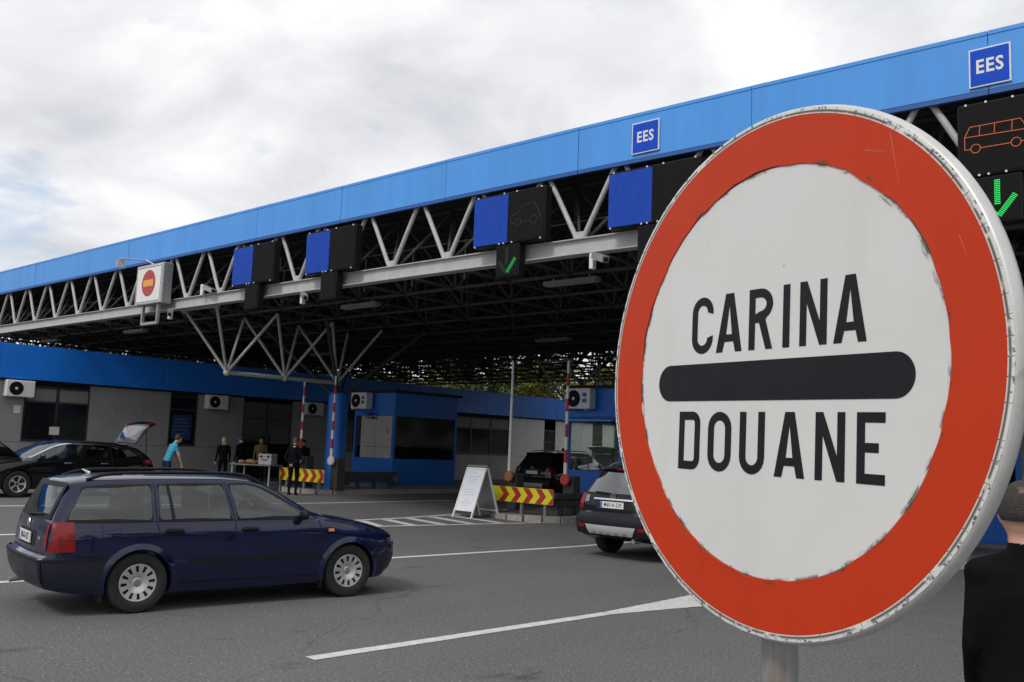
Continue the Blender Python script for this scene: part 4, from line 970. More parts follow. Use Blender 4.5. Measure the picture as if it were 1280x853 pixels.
    def seats(s, rows, z, m):
        for y, xs in rows:
            for x in xs:
                g = MB(); g.cbox(x-0.24,x+0.24,y-0.02,y+0.46,z-0.10,z+0.10,0.04); i0 = len(g.v); g.cbox(x-0.23,x+0.23,-0.06,0.06,0.0,0.56,0.04); g.xform(Matrix.Translation((0,y,z+0.05)) @ Matrix.Rotation(math.radians(14),4,'X'), i0); g.build('seat', m, s.t, 40)
                g = MB(); g.ball((x,y-0.17,z+0.70),0.1,14,(1.25,0.5,0.85)); g.tube((x-0.05,y-0.15,z+0.54),(x-0.05,y-0.16,z+0.66),0.008,6); g.tube((x+0.05,y-0.15,z+0.54),(x+0.05,y-0.16,z+0.66),0.008,6); g.build('head_restraint', m, s.t, 60)
    def wheels(s, ax, track, r, w, kind):
        for yy in ax:
            for sx in (-1,1):
                h = w/2; rim = r*0.645
                prof = [(rim-0.01,-h*0.8),(rim+0.01,-h),(r*0.82,-h*1.02),(r*0.94,-h*0.97),(r*0.985,-h*0.80),(r,-h*0.45),(r,h*0.45),(r*0.985,h*0.80),(r*0.94,h*0.97),(r*0.82,h*1.02),(rim+0.012,h),(rim-0.006,h*0.86),(rim*0.2,h*0.2)]
                g = MB(); g.lathe([(a,b*sx) for a,b in prof],48,(0,0,0),'x'); o = g.build('wheel', M_rubber, s.t, 35); o.location = (sx*(track-h),yy,r)
                g = MB(); n = 60
                if kind == 'cover':
                    rad = [0.0,0.19,0.24,0.30,0.48,0.56,0.87,0.94,1.0]; dep = [0.62,0.62,0.55,0.60,0.80,0.84,0.86,0.90,0.80]
                    hole = lambda j, a: j == 5 and (int(a*60/(2*PI)+0.5)%5 in (0,1))
                    nslot = 12
                else:
                    rad = [0.0,0.16,0.24,0.38,0.56,0.74,0.86,0.93,1.0]; dep = [0.55,0.55,0.52,0.62,0.70,0.74,0.78,0.90,0.80]
                    hole = None
                P = [[(sx*h*dep[j], rim*rad[j]*math.cos(2*PI*i/n), rim*rad[j]*math.sin(2*PI*i/n)) for i in range(n)] for j in range(len(rad))]
                b = []
                for j in range(len(rad)-1):
                    for i in range(n):
                        if kind == 'cover' and j == 5 and i % 5 in (0,1): continue
                        if kind == 'spoke' and 2 <= j <= 5:
                            ph = (i % 12); half = (2,3,4,4)[j-2] if False else (3.2,2.4,2.0,2.2)[j-2]
                            if abs(ph-5.5) > half: continue
                        b.append((j*n+i, j*n+(i+1)%n, (j+1)*n+(i+1)%n, (j+1)*n+i))
                g.add([p for r_ in P for p in r_], b); c = g.build('wheel_cover' if kind == 'cover' else 'alloy_rim', M_alu, o, 50)
                MB().lathe([(0,sx*h*0.35),(rim*0.95,sx*h*0.35)],32,(0,0,0),'x').build('brake_disc', M_trim, o)
                if kind == 'cover': 
                    MB().lathe([(0,sx*h*0.66),(rim*0.165,sx*h*0.66),(rim*0.18,sx*h*0.62)],20,(0,0,0),'x').build('hub_badge', mat('badge_grey',(0.22,0.22,0.23),0.35,metal=0.5), o)
                    vw_mark(o, sx*h*0.67, rim*0.14, sx)
                else: MB().lathe([(0,sx*h*0.58),(rim*0.13,sx*h*0.58),(rim*0.15,sx*h*0.54)],20,(0,0,0),'x').build('hub_badge', M_trim, o)
    def plate(s, x, z, txt, w=0.52, h=0.112, tilt=0.0):
        y = s.yrear(x,z)-0.012; 
        p = MB().box(x-w/2,x+w/2,y-0.012,y,z-h/2,z+h/2).build('number_plate', M_platew, s.t)
        MB().box(x-w/2+0.003,x-w/2+0.045,y-0.0135,y-0.0122,z-h/2+0.003,z+h/2-0.003).build('blue_strip', M_plateb, p)
        if txt: share('plate_text', text_mesh(txt, 0.098, M_ink, 0.001, 0.0006), p, (x+0.022,y-0.0135,z), (PI/2,0,0), (0.80,1,1))
def vw_mark(o, x, r, sx):
    g = MB()
    V = [((-0.45,0.8),(0.0,0.05)),((0.45,0.8),(0.0,0.05)),((-0.85,0.35),(-0.42,-0.75)),((-0.42,-0.75),(0,-0.05)),((0,-0.05),(0.42,-0.75)),((0.42,-0.75),(0.85,0.35))]
    for a, b in V: g.bar((x,a[0]*r,a[1]*r),(x,b[0]*r,b[1]*r),0.003,0.008)
    g.lathe([(r*0.94,x-0.0015*sx),(r*1.06,x-0.0015*sx),(r*1.06,x+0.0015*sx),(r*0.94,x+0.0015*sx)],20,(0,0,0),'x')
    g.build('emblem', M_chrome, o)

M_navy = mat('navy_paint', (0.004,0.0075,0.040), 0.3, metal=0.0, spec=0.1, coat=1.0, var=0.15, vscale=3)
M_blackpaint = mat('black_paint', (0.006,0.006,0.007), 0.3, spec=0.05, coat=0.9, var=0.2, vscale=3)
M_antra = mat('dark_blue_black_paint', (0.006,0.008,0.014), 0.35, spec=0.1, coat=0.5, var=0.3, vscale=4)
def estate():
    sp = dict(zb=[(-2.3,0.30),(-1.9,0.23),(-1.0,0.20),(1.0,0.20),(1.7,0.21),(2.1,0.26)],
      zs=[(-2.3,0.955),(-1.0,0.945),(0.0,0.93),(0.85,0.935),(1.1,0.90),(1.6,0.83),(1.95,0.74),(2.1,0.66)],
      zr=[(-2.3,1.375),(-2.0,1.405),(-1.2,1.445),(-0.4,1.455),(0.02,1.43),(0.30,1.335),(0.60,1.175),(0.86,1.03),(0.99,0.985),(1.2,0.955),(1.6,0.885),(1.95,0.80),(2.1,0.72)],
      w0=[(-2.3,0.70),(-2.1,0.78),(-1.5,0.82),(1.3,0.82),(1.8,0.76),(2.1,0.56)],
      w1=[(-2.3,0.78),(-2.1,0.835),(-1.5,0.868),(1.2,0.868),(1.7,0.84),(1.95,0.76),(2.1,0.63)],
      w2=[(-2.3,0.735),(-2.05,0.775),(-1.4,0.815),(0.6,0.815),(1.0,0.80),(1.5,0.775),(1.9,0.70),(2.1,0.56)],
      w3=[(-2.3,0.545),(-1.9,0.575),(-0.5,0.60),(0.0,0.595),(0.45,0.64),(0.9,0.72),(1.1,0.74),(1.6,0.70),(1.9,0.62),(2.1,0.48)],
      R=[(0.20,-2.08),(0.32,-2.16),(0.45,-2.205),(0.585,-2.22),(0.62,-2.16),(0.80,-2.145),(0.95,-2.12),(1.12,-2.06),(1.28,-1.99),(1.40,-1.93)],
      F=[(0.2,1.90),(0.32,1.96),(0.45,1.995),(0.60,2.0),(0.72,1.98),(0.85,1.93),(1.0,1.9)], yr=-1.72, yf=1.5, bulge=0.05, crown=0.075)
    loc_r, loc_f = Vector((-9.61,5.01)), Vector((-9.19,7.44)); d = (loc_f-loc_r).normalized(); ang = math.atan2(-d.x,d.y); right = Vector((d.y,-d.x)); mid = (loc_r+loc_f)/2-right*0.86
    c = Car('estate_car', 'dark navy blue old estate car with roof rails and silver wheel covers', 'car', (mid.x,mid.y,0), ang, sp, M_navy)
    W1 = [(-0.17,0.965),(0.72,0.985)], [(-0.25,1.345),(-0.05,1.352),(0.10,1.325),(0.28,1.245),(0.50,1.12),(0.70,1.0)]
    W2 = [(-1.06,0.965),(-0.26,0.965)], [(-1.055,1.335),(-0.34,1.345)]
    W3 = [(-1.99,0.975),(-1.15,0.965)], [(-1.82,1.305),(-1.145,1.335)]
    def inset(W): 
        B, T = W; yc = (B[0][0]+B[-1][0])/2; zc = (B[0][1]+T[0][1])/2; f = lambda p: (yc+(p[0]-yc)*0.97, zc+(p[1]-zc)*0.94); return [f(p) for p in B],[f(p) for p in T]
    c.body([(-1.256,0.315,0.345,0.55),(1.256,0.315,0.345,0.55)], dict(box=((-1.93,0.02,0.78),(0.52,0.95,1.365),(0.66,0.735,0.555)), win=[inset(W1),inset(W2),inset(W3)],
           rear=[(-0.58,1.03),(0.58,1.03),(0.50,1.30),(-0.50,1.30)], front=[(0.02,1.34),(0.06,1.55),(1.1,1.2),(0.88,1.05),(0.60,0.99)], fw=0.53))
    c.seats([(-0.12,(-0.37,0.37)),(-1.02,(-0.45,0.0,0.45))], 0.62, mat('seat_cloth',(0.06,0.062,0.07),0.9,var=0.3,vscale=20))
    MB().cbox(-0.68,0.68,0.42,0.82,0.55,0.965,0.03).build('dashboard', M_trim, c.t); g = MB(); g.lathe([(0.17,-0.012),(0.185,0.0),(0.17,0.012),(0.165,0.0),(0.17,-0.012)],28,(0,0,0),'y'); g.bar((-0.17,0,0),(0.17,0,0),0.02,0.04); o_ = g.build('steering_wheel', M_trim, c.t, 50); o_.location = (-0.37,0.34,0.95); o_.rotation_euler = (math.radians(-24),0,0)
    MB().cbox(-0.11,0.11,0.16,0.19,1.27,1.335,0.008).build('rear_view_mirror', M_trim, c.t)
    c.wheels((-1.256,1.256), 0.855, 0.316, 0.195, 'cover')
    # side glass with rubber surround
    def frame(B, T, e):
        # rubber seal as a closed loop of strips round the opening
        L = c._rs(B,14)+c._rs(T,14)[::-1]; n = len(L); yc = sum(p[0] for p in L)/n; zc = sum(p[1] for p in L)/n
        for sx in (1,-1):
            rows = []
            for p in L+[L[0]]:
                d = Vector((p[0]-yc,p[1]-zc)); l = d.length; o1 = (p[0]+d.x/l*e, p[1]+d.y/l*e); i1 = (p[0]-d.x/l*e*0.9, p[1]-d.y/l*e*0.9)
                rows.append([(sx*(c.X(q[0],q[1])+0.0075),q[0],q[1]) for q in (o1,p,i1)])
            MB().grid(rows).build('window_seal', M_trim, c.t)
    for B, T in (W1,W2,W3): frame(B, T, 0.017); c.side('side_window', B, T, M_tint, 0.005)
    c.side('window_divider', [(-0.93,0.965),(-0.895,0.965)], [(-0.975,1.335),(-0.94,1.335)], M_trim, 0.009)
    # doors: shut lines, handles, rub strips, sill
    c.line('door_seam', [(-0.215,0.30),(-0.215,0.95)], 0.010, M_gap); c.line('door_seam', [(-0.30,1.37),(-0.215,0.95)], 0.010, M_gap)
    c.line('door_seam', [(0.86,0.30),(0.885,0.60),(0.83,0.95)], 0.010, M_gap)
    c.line('door_seam', [(-0.80,0.30),(-0.86,0.55),(-1.04,0.74),(-1.10,0.95),(-1.10,1.35)], 0.010, M_gap)
    c.line('belt_line', [(-1.99,0.952),(0.80,0.952)], 0.012, M_trim)
    for a, b in ((-0.74,-0.235),(-0.195,0.85)):
        c.side('rub_strip', [(a,0.508),(b,0.508)], [(a,0.545),(b,0.545)], M_trim, 0.012)
    c.side('sill_strip', [(-0.80,0.285),(0.90,0.285)], [(-0.80,0.298),(0.90,0.298)], M_trim, 0.006)
    for y in (-0.98,-0.115):
        c.side('handle_recess', [(y-0.02,0.815),(y+0.17,0.815)], [(y-0.02,0.875),(y+0.17,0.875)], M_trim, 0.003)
        for sx in (1,-1):
            x = c.X(y+0.07,0.85); MB().cbox(min(sx*x,sx*(x+0.032)),max(sx*x,sx*(x+0.032)),y-0.03,y+0.17,0.838,0.868,0.008).build('door_handle', M_trim, c.t)
    c.side('fuel_flap_seam', [(-1.66,0.80),(-1.47,0.80)], [(-1.66,0.935),(-1.47,0.935)], M_gap, 0.0025); c.side('fuel_flap', [(-1.655,0.805),(-1.475,0.805)], [(-1.655,0.93),(-1.475,0.93)], M_navy, 0.004)
    # wheel arch lips and mud flaps
    for ya in (-1.256,1.256):
        for sx in (-1,1):
            rows = []
            for i in range(33):
                a = math.radians(-14+208*i/32); r = []
                for rad, off in ((0.344,-0.02),(0.346,0.020),(0.356,0.027),(0.385,0.018),(0.42,-0.005)):
                    y, z = ya+rad*math.cos(a), 0.315+rad*math.sin(a); r.append((sx*(c.X(y,max(z,0.24))+off), y, z))
                rows.append(r)
            MB().grid(rows).build('arch_lip', M_navy, c.t, 50)
            MB().box(min(sx*0.62,sx*0.84),max(sx*0.62,sx*0.84),ya-0.37,ya-0.355,0.13,0.42).build('mud_flap', M_trim, c.t)
    # rear: bumper, strip, lamps, window, plate
    c.rear('rear_window', [(-0.64,0.985),(0.64,0.985)], [(-0.55,1.335),(0.55,1.335)], M_tint, 0.006)
    for (p0,p1,p2,p3) in (((-0.66,0.97),(0.66,0.97),(-0.64,1.03),(0.64,1.03)),((-0.57,1.30),(0.57,1.30),(-0.56,1.35),(0.56,1.35)),((-0.66,0.97),(-0.58,0.97),(-0.57,1.35),(-0.50,1.35)),((0.58,0.97),(0.66,0.97),(0.50,1.35),(0.57,1.35))): c.rear('rear_window_seal', [p0,p1],[p2,p3], M_trim, 0.009)
    c.rear('tailgate_seam', [(-0.67,0.625),(0.67,0.625)], [(-0.67,0.637),(0.67,0.637)], M_gap, 0.004)
    for sx in (-1,1):
        c.rear('tail_lamp', [(sx*0.66,0.67),(sx*0.735,0.67)], [(sx*0.65,0.94),(sx*0.71,0.94)], M_lampred, 0.008)
        c.side('tail_lamp', [(-2.155,0.66),(-1.91,0.66)], [(-2.115,0.955),(-1.93,0.955)], M_lampred, 0.008, (sx,))
        c.side('lamp_band', [(-2.145,0.775),(-1.915,0.775)], [(-2.143,0.785),(-1.916,0.785)], mat('lamp_dark_red',(0.14,0.004,0.006),0.2), 0.011, (sx,))
    bp = [(-2.262,0.30),(-1.86,0.24)], [(-2.29,0.56),(-1.58,0.56)]
    c.side('rear_bumper', [(-2.15,0.31),(-1.64,0.26)], [(-2.215,0.585),(-1.62,0.585)], mat('bumper_blue_black',(0.010,0.012,0.026),0.42,var=0.2,vscale=6), 0.012); c.rear('rear_bumper', [(-0.735,0.31),(0.735,0.31)], [(-0.745,0.585),(0.745,0.585)], MATS['bumper_blue_black'], 0.012)
    c.side('bumper_strip', [(-2.215,0.57),(-1.62,0.57)], [(-2.20,0.605),(-1.62,0.605)], M_trim, 0.022); c.rear('bumper_strip', [(-0.745,0.565),(0.745,0.565)], [(-0.745,0.60),(0.745,0.60)], M_trim, 0.02)
    for sx in (-1,1):
        MB().path([(sx*(c.X(c.R(z)+0.001,z)+0.002),c.R(z)+0.001,z) for z in [0.31+0.275*i/8 for i in range(9)]],0.0135,8).build('bumper_corner', MATS['bumper_blue_black'], c.t, 60)
    c.rear('plate_recess', [(-0.36,0.68),(0.36,0.68)], [(-0.36,0.84),(0.36,0.84)], M_gap, 0.003); c.plate(0.0,0.765,'J40-K-427')
    e = c.yrear(0,0.90)-0.012; o = MB().lathe([(0.0,0),(0.048,0.0),(0.052,0.006)],24,(0,0,0),'x').build('badge', M_chrome, c.t); o.location = (0,e,0.90); o.rotation_euler = (0,0,PI/2); vw_mark(o, -0.004, 0.042, 1)
    share('model_letters', text_mesh('TDI',0.055,M_chrome,0.001,0.002), c.t, (0.50,c.yrear(0.5,0.72)-0.008,0.77), (PI/2,0,0))
    MB().path([(0.0,c.yrear(0,0.985)-0.02,0.985),(0.12,c.yrear(0.12,1.0)-0.03,1.005),(0.44,c.yrear(0.44,1.02)-0.025,1.02)],[0.02,0.012,0.008],8).build('rear_wiper', M_trim, c.t, 50)
    # windscreen, front, lamps
    c.top('windscreen', (0.06,0.93), M_tint, 0.04, 0.005)
    for sx in (-1,1):
        c.rear('headlamp', [(sx*0.35,0.58),(sx*0.56,0.58)], [(sx*0.38,0.70),(sx*0.52,0.70)], M_lampclear, 0.006, front=True)
        c.side('side_repeater', [(0.945,0.80),(1.025,0.80)], [(0.945,0.835),(1.02,0.835)], M_amber, 0.012, (sx,), nu=6, nv=3)
        c.side('front_bumper', [(1.62,0.25),(1.94,0.30)], [(1.63,0.50),(1.99,0.50)], MATS['bumper_blue_black'], 0.010, (sx,))
    c.rear('front_bumper', [(-0.52,0.30),(0.52,0.30)], [(-0.55,0.52),(0.55,0.52)], MATS['bumper_blue_black'], 0.012, front=True); c.rear('grille', [(-0.32,0.58),(0.32,0.58)], [(-0.36,0.68),(0.36,0.68)], M_trim, 0.006, front=True)
    c.line('hood_seam', [(0.92,0.93),(1.4,0.855),(1.85,0.735)], 0.008, M_gap)
    c.top('cowl', (0.92,1.0), M_trim, 0.05, 0.004)
    # mirrors
    for sx in (-1,1):
        x = c.X(0.62,0.99); g = MB(); g.ball((sx*(x+0.11),0.60,1.005),0.085,14,(1.15,0.55,0.72)); g.tube((sx*(x-0.02),0.62,0.975),(sx*(x+0.08),0.61,0.985),0.03,8); m_ = g.build('mirror', M_trim, c.t, 60)
    # roof rails
    for sx in (-1,1):
        pts = []
        for i in range(15):
            y = -1.78+1.95*i/14; z = c.zr(y)-c.crown+0.035; up = 0.055*min(1,math.sin(PI*i/14)*3.2); pts.append((sx*(c.hw(y,c.zr(y)-c.crown)-0.05), y, z+up))
        MB().path(pts,[0.018]*15,8).build('roof_rail', M_trim, c.t, 60)
    MB().path([(0,-1.62,c.zr(-1.62)),(0,-1.70,c.zr(-1.7)+0.05)],[0.02,0.006],8).build('aerial_base', M_white, c.t, 60)
    # faint interior shapes behind the glass are left to the dark tint; exhaust
    MB().tube((-0.45,-2.10,0.25),(-0.45,-2.24,0.24),0.028,12).build('exhaust', M_galv, c.t, 40)
    return c
estate()

def suv(name, label, loc, rz, paint, plate, open_gate=False):
    sp = dict(zb=[(-2.35,0.40),(-1.9,0.30),(-1.0,0.25),(1.0,0.25),(1.8,0.28),(2.2,0.38)],
      zs=[(-2.35,1.06),(-1.0,1.05),(0.5,1.02),(1.0,1.0),(1.5,0.97),(2.0,0.88),(2.2,0.80)],
      zr=[(-2.35,1.60),(-1.9,1.64),(-1.0,1.69),(-0.2,1.695),(0.15,1.65),(0.6,1.42),(1.0,1.16),(1.15,1.10),(1.6,1.05),(2.0,0.96),(2.2,0.86)],
      w0=[(-2.35,0.74),(-1.8,0.85),(1.4,0.85),(2.2,0.62)], w1=[(-2.35,0.83),(-2.0,0.90),(-1.4,0.925),(1.4,0.925),(1.9,0.86),(2.2,0.68)],
      w2=[(-2.35,0.78),(-2.0,0.835),(-1.0,0.86),(1.0,0.85),(1.8,0.78),(2.2,0.60)], w3=[(-2.35,0.57),(-1.8,0.61),(-0.3,0.655),(0.5,0.68),(1.0,0.76),(1.8,0.70),(2.2,0.52)],
      R=[(0.25,-2.16),(0.40,-2.27),(0.55,-2.32),(0.70,-2.325),(0.76,-2.27),(0.95,-2.255),(1.08,-2.22),(1.25,-2.12),(1.45,-1.99),(1.62,-1.88)],
      F=[(0.3,2.1),(0.5,2.18),(0.8,2.2),(1.0,2.1)], yr=-1.7, yf=1.6, bulge=0.07, crown=0.08)
    c = Car(name, label, 'car', loc, rz, sp, paint)
    c.body([(-1.353,0.36,0.40,0.6),(1.353,0.36,0.40,0.6)]); c.wheels((-1.353,1.353), 0.915, 0.36, 0.225, 'spoke')
    W = ([(-0.10,1.08),(0.95,1.07)],[(-0.16,1.55),(0.05,1.55),(0.35,1.44),(0.85,1.13)]), ([(-1.15,1.09),(-0.20,1.08)],[(-1.12,1.545),(-0.26,1.55)]), ([(-2.02,1.15),(-1.25,1.09)],[(-1.74,1.50),(-1.22,1.54)])
    for B, T in W: c.side('window_seal', [(B[0][0]-0.02,B[0][1]-0.02),(B[1][0]+0.02,B[1][1]-0.02)], [(p[0],p[1]+0.02) for p in T], M_trim, 0.002); c.side('side_window', B, T, M_carglass, 0.006)
    for y in (-0.15,1.02,-1.12): c.line('door_seam', [(y,0.40),(y-0.01,1.05)], 0.010, M_gap)
    for y in (-0.98,-0.02):
        for sx in (1,-1): x = c.X(y+0.07,0.92); MB().cbox(min(sx*x,sx*(x+0.03)),max(sx*x,sx*(x+0.03)),y-0.03,y+0.17,0.905,0.94,0.008).build('door_handle', M_chrome, c.t)
    for ya in (-1.353,1.353):
        for sx in (-1,1):
            rows = []
            for i in range(29):
                a = math.radians(-12+204*i/28); r = []
                for rad, off in ((0.395,-0.02),(0.40,0.02),(0.44,0.018),(0.455,-0.003)):
                    y, z = ya+rad*math.cos(a), 0.36+rad*math.sin(a); r.append((sx*(c.X(y,max(z,0.32))+off), y, z))
                rows.append(r)
            MB().grid(rows).build('arch_cladding', M_trim, c.t, 50)
    c.side('sill_cladding', [(-0.95,0.27),(0.95,0.27)], [(-0.95,0.44),(0.95,0.44)], M_trim, 0.012)
    for sx in (-1,1):
        x = c.X(0.80,1.09); g = MB(); g.ball((sx*(x+0.13),0.80,1.12),0.10,14,(1.2,0.6,0.8)); g.tube((sx*(x-0.02),0.82,1.07),(sx*(x+0.1),0.81,1.09),0.035,8); g.build('mirror', paint, c.t, 60)
        pts = [(sx*(c.hw(y,c.zr(y)-c.crown)-0.06), y, c.zr(y)-c.crown+0.04+0.06*min(1,math.sin(PI*i/14)*3)) for i, y in enumerate([-1.75+1.9*k/14 for k in range(15)])]
        MB().path(pts,0.018,8).build('roof_rail', M_galv, c.t, 60)
        c.rear('headlamp', [(sx*0.36,0.72),(sx*0.62,0.74)], [(sx*0.38,0.86),(sx*0.58,0.86)], M_lampclear, 0.006, front=True)
    c.top('windscreen', (0.16,1.06), M_carglass, 0.05, 0.005)
    c.rear('grille', [(-0.34,0.62),(0.34,0.62)], [(-0.36,0.80),(0.36,0.80)], M_trim, 0.006, front=True)
    # rear
    c.rear('rear_bumper', [(-0.80,0.42),(0.80,0.42)], [(-0.82,0.735),(0.82,0.735)], M_trim, 0.02); c.side('rear_bumper', [(-2.26,0.42),(-1.78,0.38)], [(-2.31,0.735),(-1.76,0.735)], M_trim, 0.016)
    c.rear('skid_plate', [(-0.48,0.43),(0.48,0.43)], [(-0.56,0.59),(0.56,0.59)], mat('skid_silver',(0.50,0.50,0.51),0.4,metal=0.3,var=0.1,vscale=9), 0.04)
    for k in range(5): c.rear('skid_rib', [(-0.40+0.17*k,0.44),(-0.30+0.17*k,0.44)], [(-0.40+0.17*k,0.475),(-0.30+0.17*k,0.475)], M_galv, 0.052, 4, 2)
    for sx in (-1,1):
        c.rear('tail_lamp', [(sx*0.69,0.86),(sx*0.80,0.84)], [(sx*0.68,1.13),(sx*0.765,1.13)], M_lampred, 0.01); c.side('tail_lamp', [(-2.25,0.84),(-2.12,0.86)], [(-2.19,1.14),(-2.02,1.14)], M_lampred, 0.01, (sx,))
        c.rear('tail_lamp_clear', [(sx*0.56,0.99),(sx*0.67,0.97)], [(sx*0.57,1.10),(sx*0.665,1.11)], mat('lamp_smoked',(0.20,0.20,0.21),0.15), 0.01)
        c.rear('bumper_reflector', [(sx*0.60,0.52),(sx*0.75,0.54)], [(sx*0.60,0.58),(sx*0.75,0.60)], M_lampred, 0.03)
    MB().tube((0.50,-2.20,0.36),(0.50,-2.36,0.36),0.04,14).build('exhaust', M_chrome, c.t, 40)
    if not open_gate:
        c.rear('rear_window_seal', [(-0.70,1.12),(0.70,1.12)], [(-0.56,1.565),(0.56,1.565)], M_trim, 0.003); c.rear('rear_window', [(-0.66,1.15),(0.66,1.15)], [(-0.535,1.54),(0.535,1.54)], M_carglass, 0.007)
        c.rear('chrome_strip', [(-0.44,1.035),(0.44,1.035)], [(-0.44,1.062),(0.44,1.062)], M_chrome, 0.022)
        e = c.yrear(0,1.09)-0.02; o = MB().lathe([(0.042,0),(0.058,0.0),(0.058,0.012),(0.042,0.012),(0.042,0)],24,(0,0,0),'y').build('badge', M_chrome, c.t); o.location = (0,e-0.01,1.09)
        g = MB(); g.bar((-0.045,0.004,0.012),(0.01,0.004,0.012),0.008,0.012); g.bar((0.01,0.004,0.012),(-0.01,0.004,-0.012),0.008,0.012); g.bar((-0.01,0.004,-0.012),(0.045,0.004,-0.012),0.008,0.012); g.build('emblem', M_chrome, o)
        c.rear('plate_recess', [(-0.38,0.86),(0.38,0.86)], [(-0.38,1.02),(0.38,1.02)], M_gap, 0.003); c.plate(0.0,0.95,plate)
        if plate: share('model_letters', text_mesh('CDTI',0.05,M_chrome,0.001,0.002), c.t, (-0.56,c.yrear(-0.56,0.82)-0.008,0.80), (PI/2,0,0)); share('model_letters', text_mesh('ANTARA',0.045,M_chrome,0.001,0.002), c.t, (0.55,c.yrear(0.55,0.82)-0.008,0.80), (PI/2,0,0))
        MB().path([(0.0,c.yrear(0,1.13)-0.025,1.13),(-0.12,c.yrear(-0.12,1.15)-0.03,1.15),(-0.46,c.yrear(-0.46,1.17)-0.025,1.165)],[0.022,0.012,0.008],8).build('rear_wiper', M_trim, c.t, 50)
        c.rear('spoiler', [(-0.58,1.56),(0.58,1.56)], [(-0.56,1.62),(0.56,1.62)], paint, 0.06); c.rear('brake_lamp', [(-0.16,1.575),(0.16,1.575)], [(-0.16,1.60),(0.16,1.60)], M_lampred, 0.066)
    else:
        c.rear('boot_opening', [(-0.66,0.80),(0.66,0.80)], [(-0.55,1.58),(0.55,1.58)], M_gap, 0.006)
        gate(c, 0.60, 0.80, 1.60, -1.88, 1.63, 75, paint)
    return c
def gate(c, hwid, z0, z1, hy, hz, deg, paint):
    # opened tailgate: the rear skin with its window, swung up about the roof hinge
    M = Matrix.Translation((0,hy,hz)) @ Matrix.Rotation(math.radians(-deg),4,'X') @ Matrix.Translation((0,-hy,-hz))
    def skin(xa, za, zb_, o0, o1, hole=None):
        g = MB(); n = 10; m_ = 14
        for off in (o0, o1):
            rows = [[((xa*(2*i/n-1))*(1-0.16*j/m_), c.yrear(xa*(2*i/n-1),za+(zb_-za)*j/m_)-off, za+(zb_-za)*j/m_) for i in range(n+1)] for j in range(m_+1)]; g.grid(rows)
        return g.xform(M)
    p = skin(hwid*1.08, z0, z1, 0.012, -0.03); p.build('tailgate', paint, c.t, 40)
    k = skin(hwid*0.92, z0+(z1-z0)*0.42, z1-0.06, 0.018, -0.037); k.build('tailgate_window', M_carglass, c.t, 40)
    for sx in (-1,1):
        a = Vector((sx*hwid*0.96, c.yrear(hwid*0.9,z0+(z1-z0)*0.45)+0.05, z0+(z1-z0)*0.45)); b = M @ Vector((sx*hwid*0.95, c.yrear(hwid*0.9,z0+(z1-z0)*0.45)+0.04, z0+(z1-z0)*0.45))
        MB().tube(a, b, 0.012, 8).build('gas_strut', M_trim, c.t, 40)
suv('compact_suv', 'dark blue black compact SUV with silver skid plate, half behind the big sign', (-9.60,16.06,0), math.radians(-3), M_antra, 'M60-A-230')
suv('hatchback_suv', 'dark SUV with its tailgate open, seen through the clear glass booth', (-22.4,33.0,0.2), math.radians(4), M_blackpaint, '', True)
suv('waiting_suv', 'black SUV waiting in the lane behind the plain white boom', (-20.9,27.0,gz(-20.9)), math.radians(1), M_blackpaint, '')
suv('white_suv', 'white car standing beyond the clear glass booth, mostly behind the big sign', (-19.6,31.2,0.15), math.radians(2), mat('white_car_paint',(0.70,0.70,0.69),0.3,spec=0.3,coat=0.8,var=0.05,vscale=3), '')

